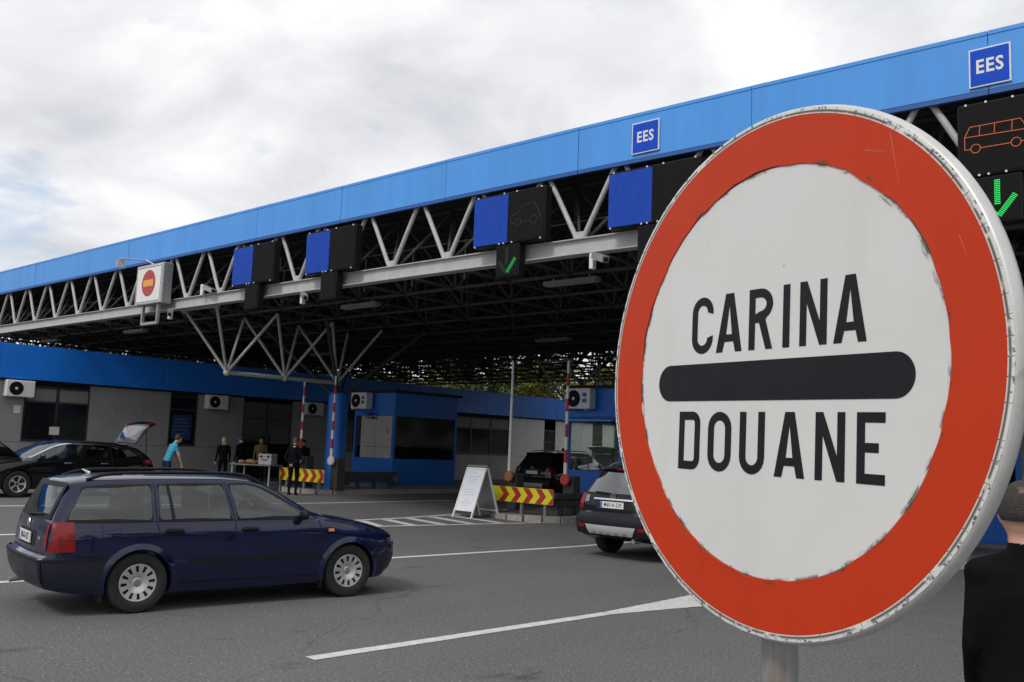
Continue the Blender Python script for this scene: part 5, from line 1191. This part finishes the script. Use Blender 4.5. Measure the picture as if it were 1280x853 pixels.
def long_estate():
    sp = dict(zb=[(-2.4,0.32),(-1.9,0.24),(-1.0,0.20),(1.2,0.20),(1.9,0.21),(2.42,0.28)],
      zs=[(-2.4,0.99),(-1.0,0.97),(0.0,0.95),(0.9,0.94),(1.3,0.90),(1.8,0.82),(2.2,0.72),(2.42,0.62)],
      zr=[(-2.4,1.33),(-2.0,1.38),(-1.2,1.445),(-0.3,1.465),(0.1,1.44),(0.5,1.32),(0.9,1.13),(1.2,0.99),(1.35,0.955),(1.8,0.88),(2.2,0.78),(2.42,0.66)],
      w0=[(-2.4,0.72),(-1.8,0.85),(1.5,0.85),(2.1,0.76),(2.42,0.55)], w1=[(-2.4,0.80),(-2.1,0.87),(-1.5,0.915),(1.4,0.915),(2.0,0.85),(2.42,0.62)],
      w2=[(-2.4,0.76),(-2.0,0.83),(-1.2,0.86),(0.8,0.86),(1.3,0.84),(2.0,0.74),(2.42,0.55)], w3=[(-2.4,0.54),(-1.9,0.58),(-0.3,0.62),(0.5,0.67),(1.1,0.76),(1.4,0.78),(2.0,0.66),(2.42,0.47)],
      R=[(0.2,-2.25),(0.35,-2.36),(0.60,-2.41),(0.75,-2.36),(0.95,-2.30),(1.1,-2.18),(1.25,-2.02),(1.4,-1.85)],
      F=[(0.2,2.28),(0.4,2.38),(0.6,2.42),(0.8,2.34),(1.0,2.28)], yr=-1.75, yf=1.75, bulge=0.06, crown=0.075)
    d = math.radians(184); c = Car('open_estate_car', 'black estate car with chrome window line, bonnet and tailgate raised, being searched', 'car', (-25.78,10.82,0.2), d, sp, M_blackpaint)
    W = ([(0.02,0.985),(1.05,0.985)],[(-0.04,1.335),(0.20,1.335),(0.45,1.26),(0.98,1.02)]), ([(-1.02,0.995),(-0.07,0.985)],[(-1.0,1.325),(-0.13,1.335)]), ([(-1.92,1.08),(-1.12,1.0)],[(-1.62,1.255),(-1.10,1.32)])
    def inset(B, T): 
        yc = (B[0][0]+B[-1][0])/2; zc = (B[0][1]+T[0][1])/2; f = lambda p: (yc+(p[0]-yc)*0.97, zc+(p[1]-zc)*0.94); return [f(p) for p in B],[f(p) for p in T]
    c.body([(-1.40,0.335,0.365,0.58),(1.40,0.335,0.365,0.58)], dict(box=((-1.98,0.10,1.06),(0.52,0.97,1.375),(0.70,0.77,0.57)), win=[inset(*w) for w in W],
           rear=[(-0.58,0.80),(0.58,0.80),(0.47,1.22),(-0.47,1.22)], front=[(0.08,1.34),(0.12,1.55),(1.4,1.2),(1.16,1.03),(0.80,0.99)], fw=0.55))
    c.wheels((-1.40,1.40), 0.905, 0.335, 0.215, 'spoke'); c.seats([(0.12,(-0.38,0.38)),(-0.92,(-0.45,0.0,0.45))], 0.62, MATS['seat_cloth'])
    for B, T in W: c.side('side_window', B, T, M_tint, 0.005)
    c.line('chrome_arc', [(1.10,0.99),(0.95,1.06),(0.48,1.285),(0.20,1.362),(-0.2,1.365),(-1.0,1.352),(-1.40,1.315),(-1.72,1.24),(-1.95,1.12),(-1.98,1.07),(-1.90,1.05)], 0.024, M_chrome, 0.010)
    for y in (-0.02,1.12,-1.06): c.line('door_seam', [(y,0.30),(y,0.95)], 0.010, M_gap)
    for y in (-0.90,0.10):
        for sx in (1,-1): x = c.X(y+0.07,0.86); MB().cbox(min(sx*x,sx*(x+0.03)),max(sx*x,sx*(x+0.03)),y-0.03,y+0.17,0.85,0.88,0.008).build('door_handle', M_chrome, c.t)
    for sx in (-1,1):
        x = c.X(0.86,1.0); g = MB(); g.ball((sx*(x+0.12),0.86,1.03),0.09,14,(1.2,0.6,0.75)); g.tube((sx*(x-0.02),0.88,0.985),(sx*(x+0.09),0.87,1.0),0.03,8); g.build('mirror', M_blackpaint, c.t, 60)
        c.rear('headlamp', [(sx*0.34,0.62),(sx*0.58,0.64)], [(sx*0.36,0.74),(sx*0.52,0.74)], M_lampclear, 0.006, front=True); c.side('headlamp', [(2.02,0.66),(2.3,0.62)], [(1.98,0.78),(2.2,0.73)], M_lampclear, 0.007, (sx,))
        c.side('tail_lamp', [(-2.30,0.84),(-1.95,0.88)], [(-2.26,0.98),(-1.98,0.97)], M_lampred, 0.008, (sx,))
    c.top('windscreen', (0.12,1.20), M_tint, 0.05, 0.005); c.rear('grille', [(-0.32,0.45),(0.32,0.45)], [(-0.34,0.70),(0.34,0.70)], M_trim, 0.006, front=True)
    c.top('engine_bay', (1.30,2.25), M_gap, 0.03, 0.004)
    # raised bonnet
    M = Matrix.Translation((0,1.22,0.98)) @ Matrix.Rotation(math.radians(46),4,'X') @ Matrix.Translation((0,-1.22,-0.98))
    g = MB()
    for off in (0.008,-0.022):
        rows = []
        for j in range(11):
            y = 1.24+1.06*j/10; w = 0.76-0.16*(j/10)**2; rows.append([(w*(i/5-1), y, c.zr(y)-0.05*(i/5-1)**2+off) for i in range(11)])
        g.grid(rows)
    g.xform(M).build('bonnet', M_blackpaint, c.t, 40)
    MB().tube((0.55,1.9,0.80), M @ Vector((0.5,1.85,0.84)), 0.008, 6).build('bonnet_stay', M_trim, c.t, 40)
    gate(c, 0.60, 0.76, 1.37, -1.86, 1.40, 98, M_blackpaint)
    for sx in (-1,1): M2 = Matrix.Translation((0,-1.86,1.40)) @ Matrix.Rotation(math.radians(-98),4,'X') @ Matrix.Translation((0,1.86,-1.40)); c_ = MB(); c_.box(min(sx*0.44,sx*0.60),max(sx*0.44,sx*0.60),-2.39,-2.345,0.88,0.95); c_.xform(M2).build('gate_lamp', M_lampred, c.t)
long_estate()

# ------------------------------------------------------------------ people
def person(name, label, loc, rz, height, P, look, voxel=0.015, hair=None, group=None):
    k = height/1.76
    J = dict(head=(0,0.025,1.635), neck0=(0,-0.01,1.44), neck1=(0,0.012,1.56), sh=0.185, shz=1.405, hipz=0.93, hipx=0.095,
             el=((0.235,-0.02,1.13),(-0.235,-0.02,1.13)), wr=((0.255,0.06,0.88),(-0.255,0.06,0.88)), kn=((0.105,0.02,0.50),(-0.105,0.02,0.50)), an=((0.11,-0.03,0.085),(-0.11,-0.03,0.085)), bend=0.0, turn=0.0)
    J.update(P)
    B = MB(); bones = []
    piv = Vector((0,0,0.95)); Rb = Matrix.Translation(piv) @ Matrix.Rotation(-J['bend'],4,'X') @ Matrix.Translation(-piv)
    U = lambda p: Rb @ Vector(p)
    def limb(a, b, r1, r2, lab, sc=None):
        a, b = Vector(a), Vector(b); n = max(2,int((b-a).length/max(0.006,min(0.02,max(r1,r2)*0.4))))
        for i in range(n+1):
            f = i/n; p = a.lerp(b,f); r = r1+(r2-r1)*f; B.ball(p, r, 12, sc or (1,1,1))
        bones.append((a,b,max(r1,r2)*1.0,lab))
    S_ = J['sh']; z = J['shz']
    # torso as stacked flattened ellipsoids
    prof = [(0.93,0.165,0.120),(1.00,0.160,0.112),(1.08,0.158,0.108),(1.16,0.165,0.110),(1.24,0.178,0.118),(1.32,0.188,0.120),(1.39,0.172,0.102),(1.43,0.12,0.08)]
    b_ = look.get('belly',1.0)
    for i in range(len(prof)-1):
        for f in (0,0.2,0.4,0.6,0.8):
            zz_, w, d = [prof[i][q]+(prof[i+1][q]-prof[i][q])*f for q in range(3)]; B.ball(U((0,0,zz_)), 0.10, 16, (w/0.10*b_,d/0.10*b_,0.85))
    bones.append((U((0,0,0.99)),U((0,0,1.38)),0.16,'shirt')); bones.append((Vector((0,0,0.86)),Vector((0,0,0.95)),0.15,'trousers'))
    for i, sx in enumerate((1,-1)):
        s0 = U((sx*S_,-0.01,z-0.01)); el = U(J['el'][i]) if not J.get('absarm') else Vector(J['el'][i]); wr = U(J['wr'][i]) if not J.get('absarm') else Vector(J['wr'][i])
        limb(U((sx*0.10,0,z)), s0, 0.072, 0.068, 'shirt'); 
        mid = s0.lerp(el, look.get('sleeve',1.0)) if look.get('sleeve',1.0) < 1 else el
        limb(s0, el, 0.060, 0.043, 'sleeve'); limb(el, wr, 0.043, 0.029, 'fore')
        # hand: palm, thumb and four fingers, slightly curled
        d = (wr-el).normalized(); side = Vector((sx,0,0)); side = (side-d*side.dot(d)).normalized(); fr = d.cross(side).normalized()*(1 if sx > 0 else -1)
        if J.get('palm'): side, fr = fr, side
        pc = wr+d*0.055; limb(wr, pc+d*0.02, 0.026, 0.03, 'skin')
        for q in range(4):
            f0 = pc+d*0.03+fr*(0.030-0.020*q); L = (0.062,0.070,0.066,0.052)[q]; f1 = f0+d*L*0.55; f2 = f1+(d*0.8-side*0.5).normalized()*L*0.5
            limb(f0,f1,0.0095,0.009,'skin'); limb(f1,f2,0.009,0.0075,'skin')
        t0 = wr+d*0.03+fr*0.025; limb(t0, t0+(d*0.6+fr*0.6).normalized()*0.055, 0.012, 0.010, 'skin')
        hip = Vector((sx*J['hipx'],0,J['hipz']-0.03)); kn = Vector(J['kn'][i]); an = Vector(J['an'][i])
        limb(hip, kn, 0.092, 0.062, 'trousers'); limb(kn, an, 0.060, 0.043, 'trousers')
        limb(an+Vector((0,-0.025,-0.04)), an+Vector((0,0.15,-0.05)), 0.040, 0.034, 'shoe')
    limb(U(J['neck0']), U(J['neck1']), 0.064, 0.056, 'skin')
    hc = U(J['head']); B.ball(hc, 0.1, 20, (0.077/0.1,0.095/0.1,0.118/0.1)); B.ball(hc+Vector((0,0.02,-0.055)), 0.1, 16, (0.060/0.1,0.072/0.1,0.066/0.1)); bones.append((hc-Vector((0,0,0.05)),hc+Vector((0,0,0.05)),0.085,'skin'))
    for sx in (-1,1): B.ball(hc+Vector((sx*0.080,-0.005,-0.012)), 0.03, 10, (0.35,0.62,1.0))
    B.ball(hc+Vector((0,0.100,-0.018)), 0.018, 10, (0.8,1,1.4)); B.ball(hc+Vector((0,0.088,-0.062)), 0.02, 10, (1.2,0.6,0.4))
    if look.get('skirt'): pass
    me = B.mesh(name, [M_skin]); o = bpy.data.objects.new('tmp', me); COL.objects.link(o)
    md = o.modifiers.new('r','REMESH'); md.mode = 'VOXEL'; md.voxel_size = voxel; md.use_smooth_shade = True
    sm = o.modifiers.new('s','SMOOTH'); sm.factor = 0.5; sm.iterations = look.get('smooth',3)
    me2 = bpy.data.meshes.new_from_object(o.evaluated_get(bpy.context.evaluated_depsgraph_get())); bpy.data.objects.remove(o)
    mats = {'skin':look.get('skin',M_skin),'shirt':look['shirt'],'trousers':look['trousers'],'shoe':look.get('shoe',M_black)}; keys = list(mats)
    me2.materials.clear()
    for q in keys: me2.materials.append(mats[q])
    C_ = np.zeros(len(me2.polygons)*3); me2.polygons.foreach_get('center', C_); C_ = C_.reshape(-1,3); best = np.full(len(C_),1e9); idx = np.zeros(len(C_),int)
    for a, b, r, lab in bones:
        A_, B_ = np.array(a), np.array(b); ab = B_-A_; t = np.clip(((C_-A_)@ab)/(ab@ab+1e-9),0,1); dist = np.linalg.norm(C_-(A_+t[:,None]*ab),axis=1)-r
        if lab == 'sleeve':
            li = np.where(t < look.get('sleeve',1.01), keys.index('shirt'), keys.index('skin'))
        elif lab == 'fore': li = np.full(len(C_), keys.index('shirt') if look.get('sleeve',1.01) > 1 else keys.index('skin'))
        else: li = np.full(len(C_), keys.index(lab))
        up = dist < best; best[up] = dist[up]; idx[up] = li[up]
    me2.polygons.foreach_set('material_index', idx.astype(np.int32)); me2.polygons.foreach_set('use_smooth',[True]*len(me2.polygons)); me2.update()
    t = thing(name, label, 'person', loc, rz, group); t.scale = (k,k,k); share('body', me2, t)
    if hair:
        hm, kind = hair; g = MB(); rows = []
        amax = {'short':1.75,'long':2.2,'cap':1.5}[kind]
        for i in range(13):
            a = 0.02+amax*i/12; row = []
            for j in range(28):
                q = 2*PI*j/28; fb = math.sin(q)                    # fb>0 towards the face
                aa = a*(1-0.42*max(0,fb)**0.7 if kind != 'cap' else 1.0-0.15*max(0,fb)); r = 1.10 if i < 12 else 1.01
                row.append(hc+Vector((0.079*r*math.sin(aa)*math.cos(q), 0.098*r*math.sin(aa)*math.sin(q)-0.006, 0.121*r*math.cos(aa))))
            rows.append(row)
        g.grid(rows, True); m0 = len(g.v); g.add([rows[0][j] for j in range(28)],[tuple(range(28))])
        if kind == 'long':
            for dx_ in (-0.04,0,0.04): g.ball(hc+Vector((dx_,-0.07,-0.10)),0.06,12,(1,0.7,1.7))
        g.build('cap' if kind == 'cap' else 'hair', hm, t, 60)
        if kind == 'cap': MB().ball(hc+Vector((0,0.10,0.045)),0.07,12,(1.0,0.8,0.12)).build('cap_peak', hm, t, 60)
    for sx in (-1,1): MB().ball(hc+Vector((sx*0.030,0.086,0.008)),0.011,8).build('eye', M_black, t, 60)
    if look.get('collar'): MB().lathe([(0.066,1.435),(0.074,1.445),(0.070,1.485),(0.062,1.488)],20,(0,-0.002,0)).build('collar', look['collar'], t, 60)
    return t
M_tee = mat('black_cotton', (0.007,0.007,0.008), 0.95, spec=0.06, var=0.3, vscale=9, bump=0.9, bscale=5)
M_darkcloth = mat('dark_uniform', (0.008,0.009,0.013), 0.95, spec=0.06, var=0.3, vscale=8); M_turq = mat('turquoise_cotton', (0.055,0.30,0.42), 0.9, spec=0.2, var=0.15, vscale=8, bump=0.4, bscale=14)
M_jean = mat('dark_denim', (0.020,0.030,0.065), 0.9, spec=0.2, var=0.25, vscale=10); M_blond = mat('blond_hair', (0.42,0.30,0.16), 0.6, var=0.3, vscale=30); M_dhair = mat('dark_hair', (0.020,0.016,0.013), 0.65, var=0.4, vscale=40, bump=0.6, bscale=90)
M_khaki = mat('khaki_cloth', (0.20,0.15,0.04), 0.9, var=0.2, vscale=8); M_greyhair = mat('grey_hair', (0.10,0.095,0.09), 0.7, var=0.3, vscale=40)
person('person','man in black T-shirt with cropped dark hair, back turned, beyond the big sign',(-0.985,4.265,0),math.radians(15),1.82,
       dict(sh=0.150,absarm=True,el=((0.185,-0.02,1.12),(-0.185,-0.02,1.12)),wr=((0.19,0.12,0.88),(-0.19,0.12,0.88))), dict(shirt=M_tee,trousers=M_jean,belly=0.98,smooth=9), 0.010, (mat('cropped_hair',(0.035,0.027,0.022),0.7,var=0.45,vscale=60,bump=0.8,bscale=160,stain=((0.36,0.21,0.16),7,0.60,0.72)),'short'))
bh = dict(absarm=True, el=((0.26,-0.11,1.13),(-0.26,-0.11,1.13)), wr=((0.06,-0.19,0.95),(-0.06,-0.19,0.95)))
person('person','officer in dark uniform with hands clasped behind the back beside the chevron board',(-24.30,17.35,0.2),math.radians(32),1.77,bh,dict(shirt=M_darkcloth,trousers=M_darkcloth,collar=M_white),0.016,(M_greyhair,'short'))
person('person','man in a turquoise T-shirt bending over the open boot of the black estate car',(-25.05,13.55,0.2),math.radians(-8),1.78,
       dict(bend=math.radians(22),absarm=True,el=((0.25,0.24,1.10),(-0.25,0.26,1.10)),wr=((0.22,0.34,0.86),(-0.22,0.36,0.86))),dict(shirt=M_turq,trousers=M_jean,sleeve=0.6),0.016,(M_dhair,'short'))
person('person','blond woman in dark clothes standing by the grey office wall',(-29.6,18.12,0.2),math.radians(75),1.70,dict(),dict(shirt=M_darkcloth,trousers=M_darkcloth),0.016,(M_blond,'long'))
person('person','dark haired person in black clothes beside the blond woman',(-29.4,18.70,0.2),math.radians(100),1.76,dict(),dict(shirt=M_tee,trousers=M_darkcloth),0.016,(M_dhair,'short'))
person('person','person with a khaki yellow top in the shade of the office doorway',(-31.2,20.7,0.2),math.radians(-120),1.74,dict(),dict(shirt=M_khaki,trousers=M_darkcloth),0.016,(M_dhair,'short'))
person('person','person in dark clothes and cap standing behind the left striped boom',(-28.6,20.8,0.2),math.radians(-150),1.72,dict(),dict(shirt=M_darkcloth,trousers=M_darkcloth),0.016,(M_darkcloth,'cap'))
person('person','person in black standing behind the waiting black SUV',(-22.6,28.6,0.2),math.radians(-100),1.78,dict(),dict(shirt=M_tee,trousers=M_tee),0.016,(M_dhair,'short'))

# ------------------------------------------------------------------ inspection table with things on it
def table():
    t = thing('inspection_table','long steel inspection table with pale blue legs beside the officer','table',(-27.15,17.9,0.2),math.radians(20))
    ml = mat('pale_blue_legs',(0.30,0.42,0.50),0.5); MB().cbox(-0.80,0.80,-0.38,0.38,0.80,0.84,0.008).build('tabletop', mat('worn_tabletop',(0.24,0.22,0.20),0.6,var=0.25,vscale=6), t)
    for sx in (-1,1):
        for sy in (-1,1): MB().cbox(sx*0.74-0.022,sx*0.74+0.022,sy*0.32-0.022,sy*0.32+0.022,0,0.80,0.004).build('leg', ml, t)
        MB().box(sx*0.74-0.012,sx*0.74+0.012,-0.296,0.296,0.25,0.28).build('stretcher', ml, t)
    M = t.matrix_basis
    c = thing('silver_case','silver metal case with clasps standing on the inspection table','case',M @ Vector((0.42,0.0,0.84)),math.radians(20))
    msil = mat('case_silver',(0.55,0.56,0.57),0.35,metal=0.6,var=0.15,vscale=8)
    MB().cbox(-0.26,0.26,-0.17,0.17,0,0.26,0.015).build('shell', msil, c); MB().cbox(-0.262,0.262,-0.172,0.172,0.265,0.36,0.015).build('lid', msil, c)
    for s in (-0.14,0.14): MB().box(s-0.025,s+0.025,-0.185,-0.172,0.22,0.31).build('clasp', M_black, c)
    MB().path([(-0.08,-0.175,0.15),(-0.08,-0.21,0.17),(0.08,-0.21,0.17),(0.08,-0.175,0.15)],0.012,8).build('handle', M_black, c, 50)
    mb = mat('tan_bag',(0.34,0.20,0.11),0.8,var=0.35,vscale=14,bump=0.5,bscale=30)
    for i, (dx_, dy_, s) in enumerate(((-0.55,-0.10,1.0),(-0.28,0.02,1.25),(-0.02,-0.12,0.9),(-0.40,0.18,0.9))):
        b = thing('bread_bag',('flat tan loaf bag at the far end of the table','bulging tan bag in the middle of the heap','small tan bag next to the silver case','tan bag lying behind the others on the table')[i],'bag',M @ Vector((dx_,dy_,0.84)),i*0.9)
        g = MB(); n = 16; rows = []
        for j in range(9):
            a = PI*j/8; rows.append([(s*0.15*(1+0.10*math.sin(3*q*2*PI/n+i))*math.sin(a)*math.cos(2*PI*q/n), s*0.11*math.sin(a)*math.sin(2*PI*q/n)*(1+0.12*math.cos(2*2*PI*q/n+i)), 0.062*s+(0.062*s*math.cos(a) if math.cos(a) > 0 else 0.060*s*math.cos(a))+0.008*math.sin(5*q)) for q in range(n)])
        g.grid(rows, True); g.build('sack', mb, b, 60); MB().tube((s*0.13,0,0.07*s),(s*0.19,0.01,0.09*s),0.02,8,0.035).build('knotted_neck', mb, b, 60)
table()

# ------------------------------------------------------------------ trees and hills behind the checkpoint
def leaf_mat(name, c):
    m = mat(name, c, 0.6, spec=0.25, var=0.45, vscale=1.4); return m
def tree_meshes(seed, h, r, nleaf):
    rng = random.Random(seed); t = MB(); top = h*0.62
    pts = [(0,0,-0.3)]+[(0.12*math.sin(i*1.3+seed),0.12*math.cos(i*1.7+seed),top*i/6) for i in range(1,7)]; t.path(pts,[0.26-0.032*i for i in range(7)],8); ends = []
    for i in range(14):
        a = rng.uniform(0,2*PI); z0 = rng.uniform(0.25,0.62)*h; L = rng.uniform(0.5,0.95)*r; p0 = Vector((0,0,z0)); p2 = p0+Vector((math.cos(a)*L,math.sin(a)*L,rng.uniform(0.2,0.9)*L)); p1 = p0.lerp(p2,0.5)+Vector((0,0,-0.1*L))
        t.path([p0,p1,p2],[0.09,0.06,0.025],6); ends += [p1.lerp(p2,0.5),p2]
    ends += [Vector((rng.gauss(0,r*0.3),rng.gauss(0,r*0.3),rng.uniform(0.6,0.95)*h)) for _ in range(14)]
    g = MB(); V, F = [], []
    for k in range(nleaf):
        c = rng.choice(ends); s = rng.uniform(0.5,1.0)*r*0.34; p = c+Vector((rng.gauss(0,1),rng.gauss(0,1),rng.gauss(0,0.8))).normalized()*s*rng.random()**0.5; q = rng.uniform(0.09,0.20)
        u = Vector((rng.gauss(0,1),rng.gauss(0,1),rng.gauss(0,0.5))).normalized(); w = u.cross(Vector((rng.gauss(0,1),rng.gauss(0,1),1))).normalized(); b = len(V); V += [p-u*q, p+w*q*0.55, p+u*q, p-w*q*0.55]; F.append((b,b+1,b+2,b+3))
    me = bpy.data.meshes.new('crown'); me.from_pydata([tuple(v) for v in V],[],F); return t.mesh('trunk', mat('bark',(0.07,0.055,0.042),0.9,var=0.3,vscale=6), 50), me
TM = [tree_meshes(s, 9.5+s%3*1.4, 3.0+0.3*(s%2), 6500) for s in (1,2,3,4)]
LM = [leaf_mat('leaf_green',(0.060,0.095,0.022)), leaf_mat('leaf_yellow_green',(0.16,0.15,0.030)), leaf_mat('leaf_dark',(0.030,0.055,0.018))]
CROWN = {}
def tree(x, y, k, m, s, label, group):
    t = thing('deciduous_tree', label, 'tree', (x,y,gz(x)-0.05), random.uniform(0,6.28), group); t.scale = (s,s,s*random.uniform(0.92,1.1)); tr, cr_ = TM[k]
    share('trunk', tr, t)
    if (k,m) not in CROWN: CROWN[(k,m)] = cr_.copy(); CROWN[(k,m)].materials.append(LM[m])
    share('crown', CROWN[(k,m)], t)
DESC = ('green leafy tree', 'yellowing leafy tree', 'dark green leafy tree')
for i in range(9): m_ = (0,1,0,2)[i%4]; tree(-67+random.uniform(-3,3), 31+6.3*i+random.uniform(-1.5,1.5), i%4, m_, random.uniform(0.92,1.08), DESC[m_]+' in the row behind the office building roof', 'trees behind the office')
for i in range(10): m_ = (2,1,0)[i%3]; tree(-74+random.uniform(-2,2), 33+5.6*i+random.uniform(-1.5,1.5), (i+2)%4, m_, random.uniform(0.95,1.1), DESC[m_]+' in the second row behind the office building', 'trees behind the office')
for i in range(18): m_ = (2,0,2)[i%3]; tree(-66+5.4*i+random.uniform(-1.5,1.5), (66,72)[i%2]+random.uniform(-2,2), (i+1)%4, m_, random.uniform(1.0,1.2), DESC[m_]+' closing the far end of the lanes', 'trees beyond the lanes')
for i in range(10): m_ = (0,2,1)[i%3]; tree(27+random.uniform(-3,3), -34+7.0*i+random.uniform(-2,2), i%4, m_, random.uniform(0.9,1.1), DESC[m_]+' on the verge across the yard from the office', 'trees on the verge opposite the office')
for i in range(7): tree(-53+random.uniform(-1.5,1.5)+2.2*i, 52+2.6*i+random.uniform(-1,1), (i+3)%4, (1,0,1)[i%3], random.uniform(0.80,0.95), DESC[(1,0,1)[i%3]]+' close behind the far end of the office', 'trees behind the office')
def hills():
    g = MB(); rows = []; n = 120
    for r, zf in ((260,0.0),(330,0.45),(420,0.8),(560,1.0),(760,0.9)):
        row = []
        for i in range(n):
            a = 2*PI*i/n; h = 34+16*math.sin(2*a+0.7)+9*math.sin(5*a+2)+5*math.sin(11*a+1)+3*math.sin(23*a); row.append((r*math.cos(a)-20, r*math.sin(a)+20, -1+h*zf))
        rows.append(row)
    g.grid(rows, True); tag(g.build('hills', mat('wooded_hills',(0.05,0.065,0.035),0.95,var=0.5,vscale=0.05,stain=((0.09,0.085,0.04),0.03,0.5,0.7)), None, 60), kind='structure')
hills()
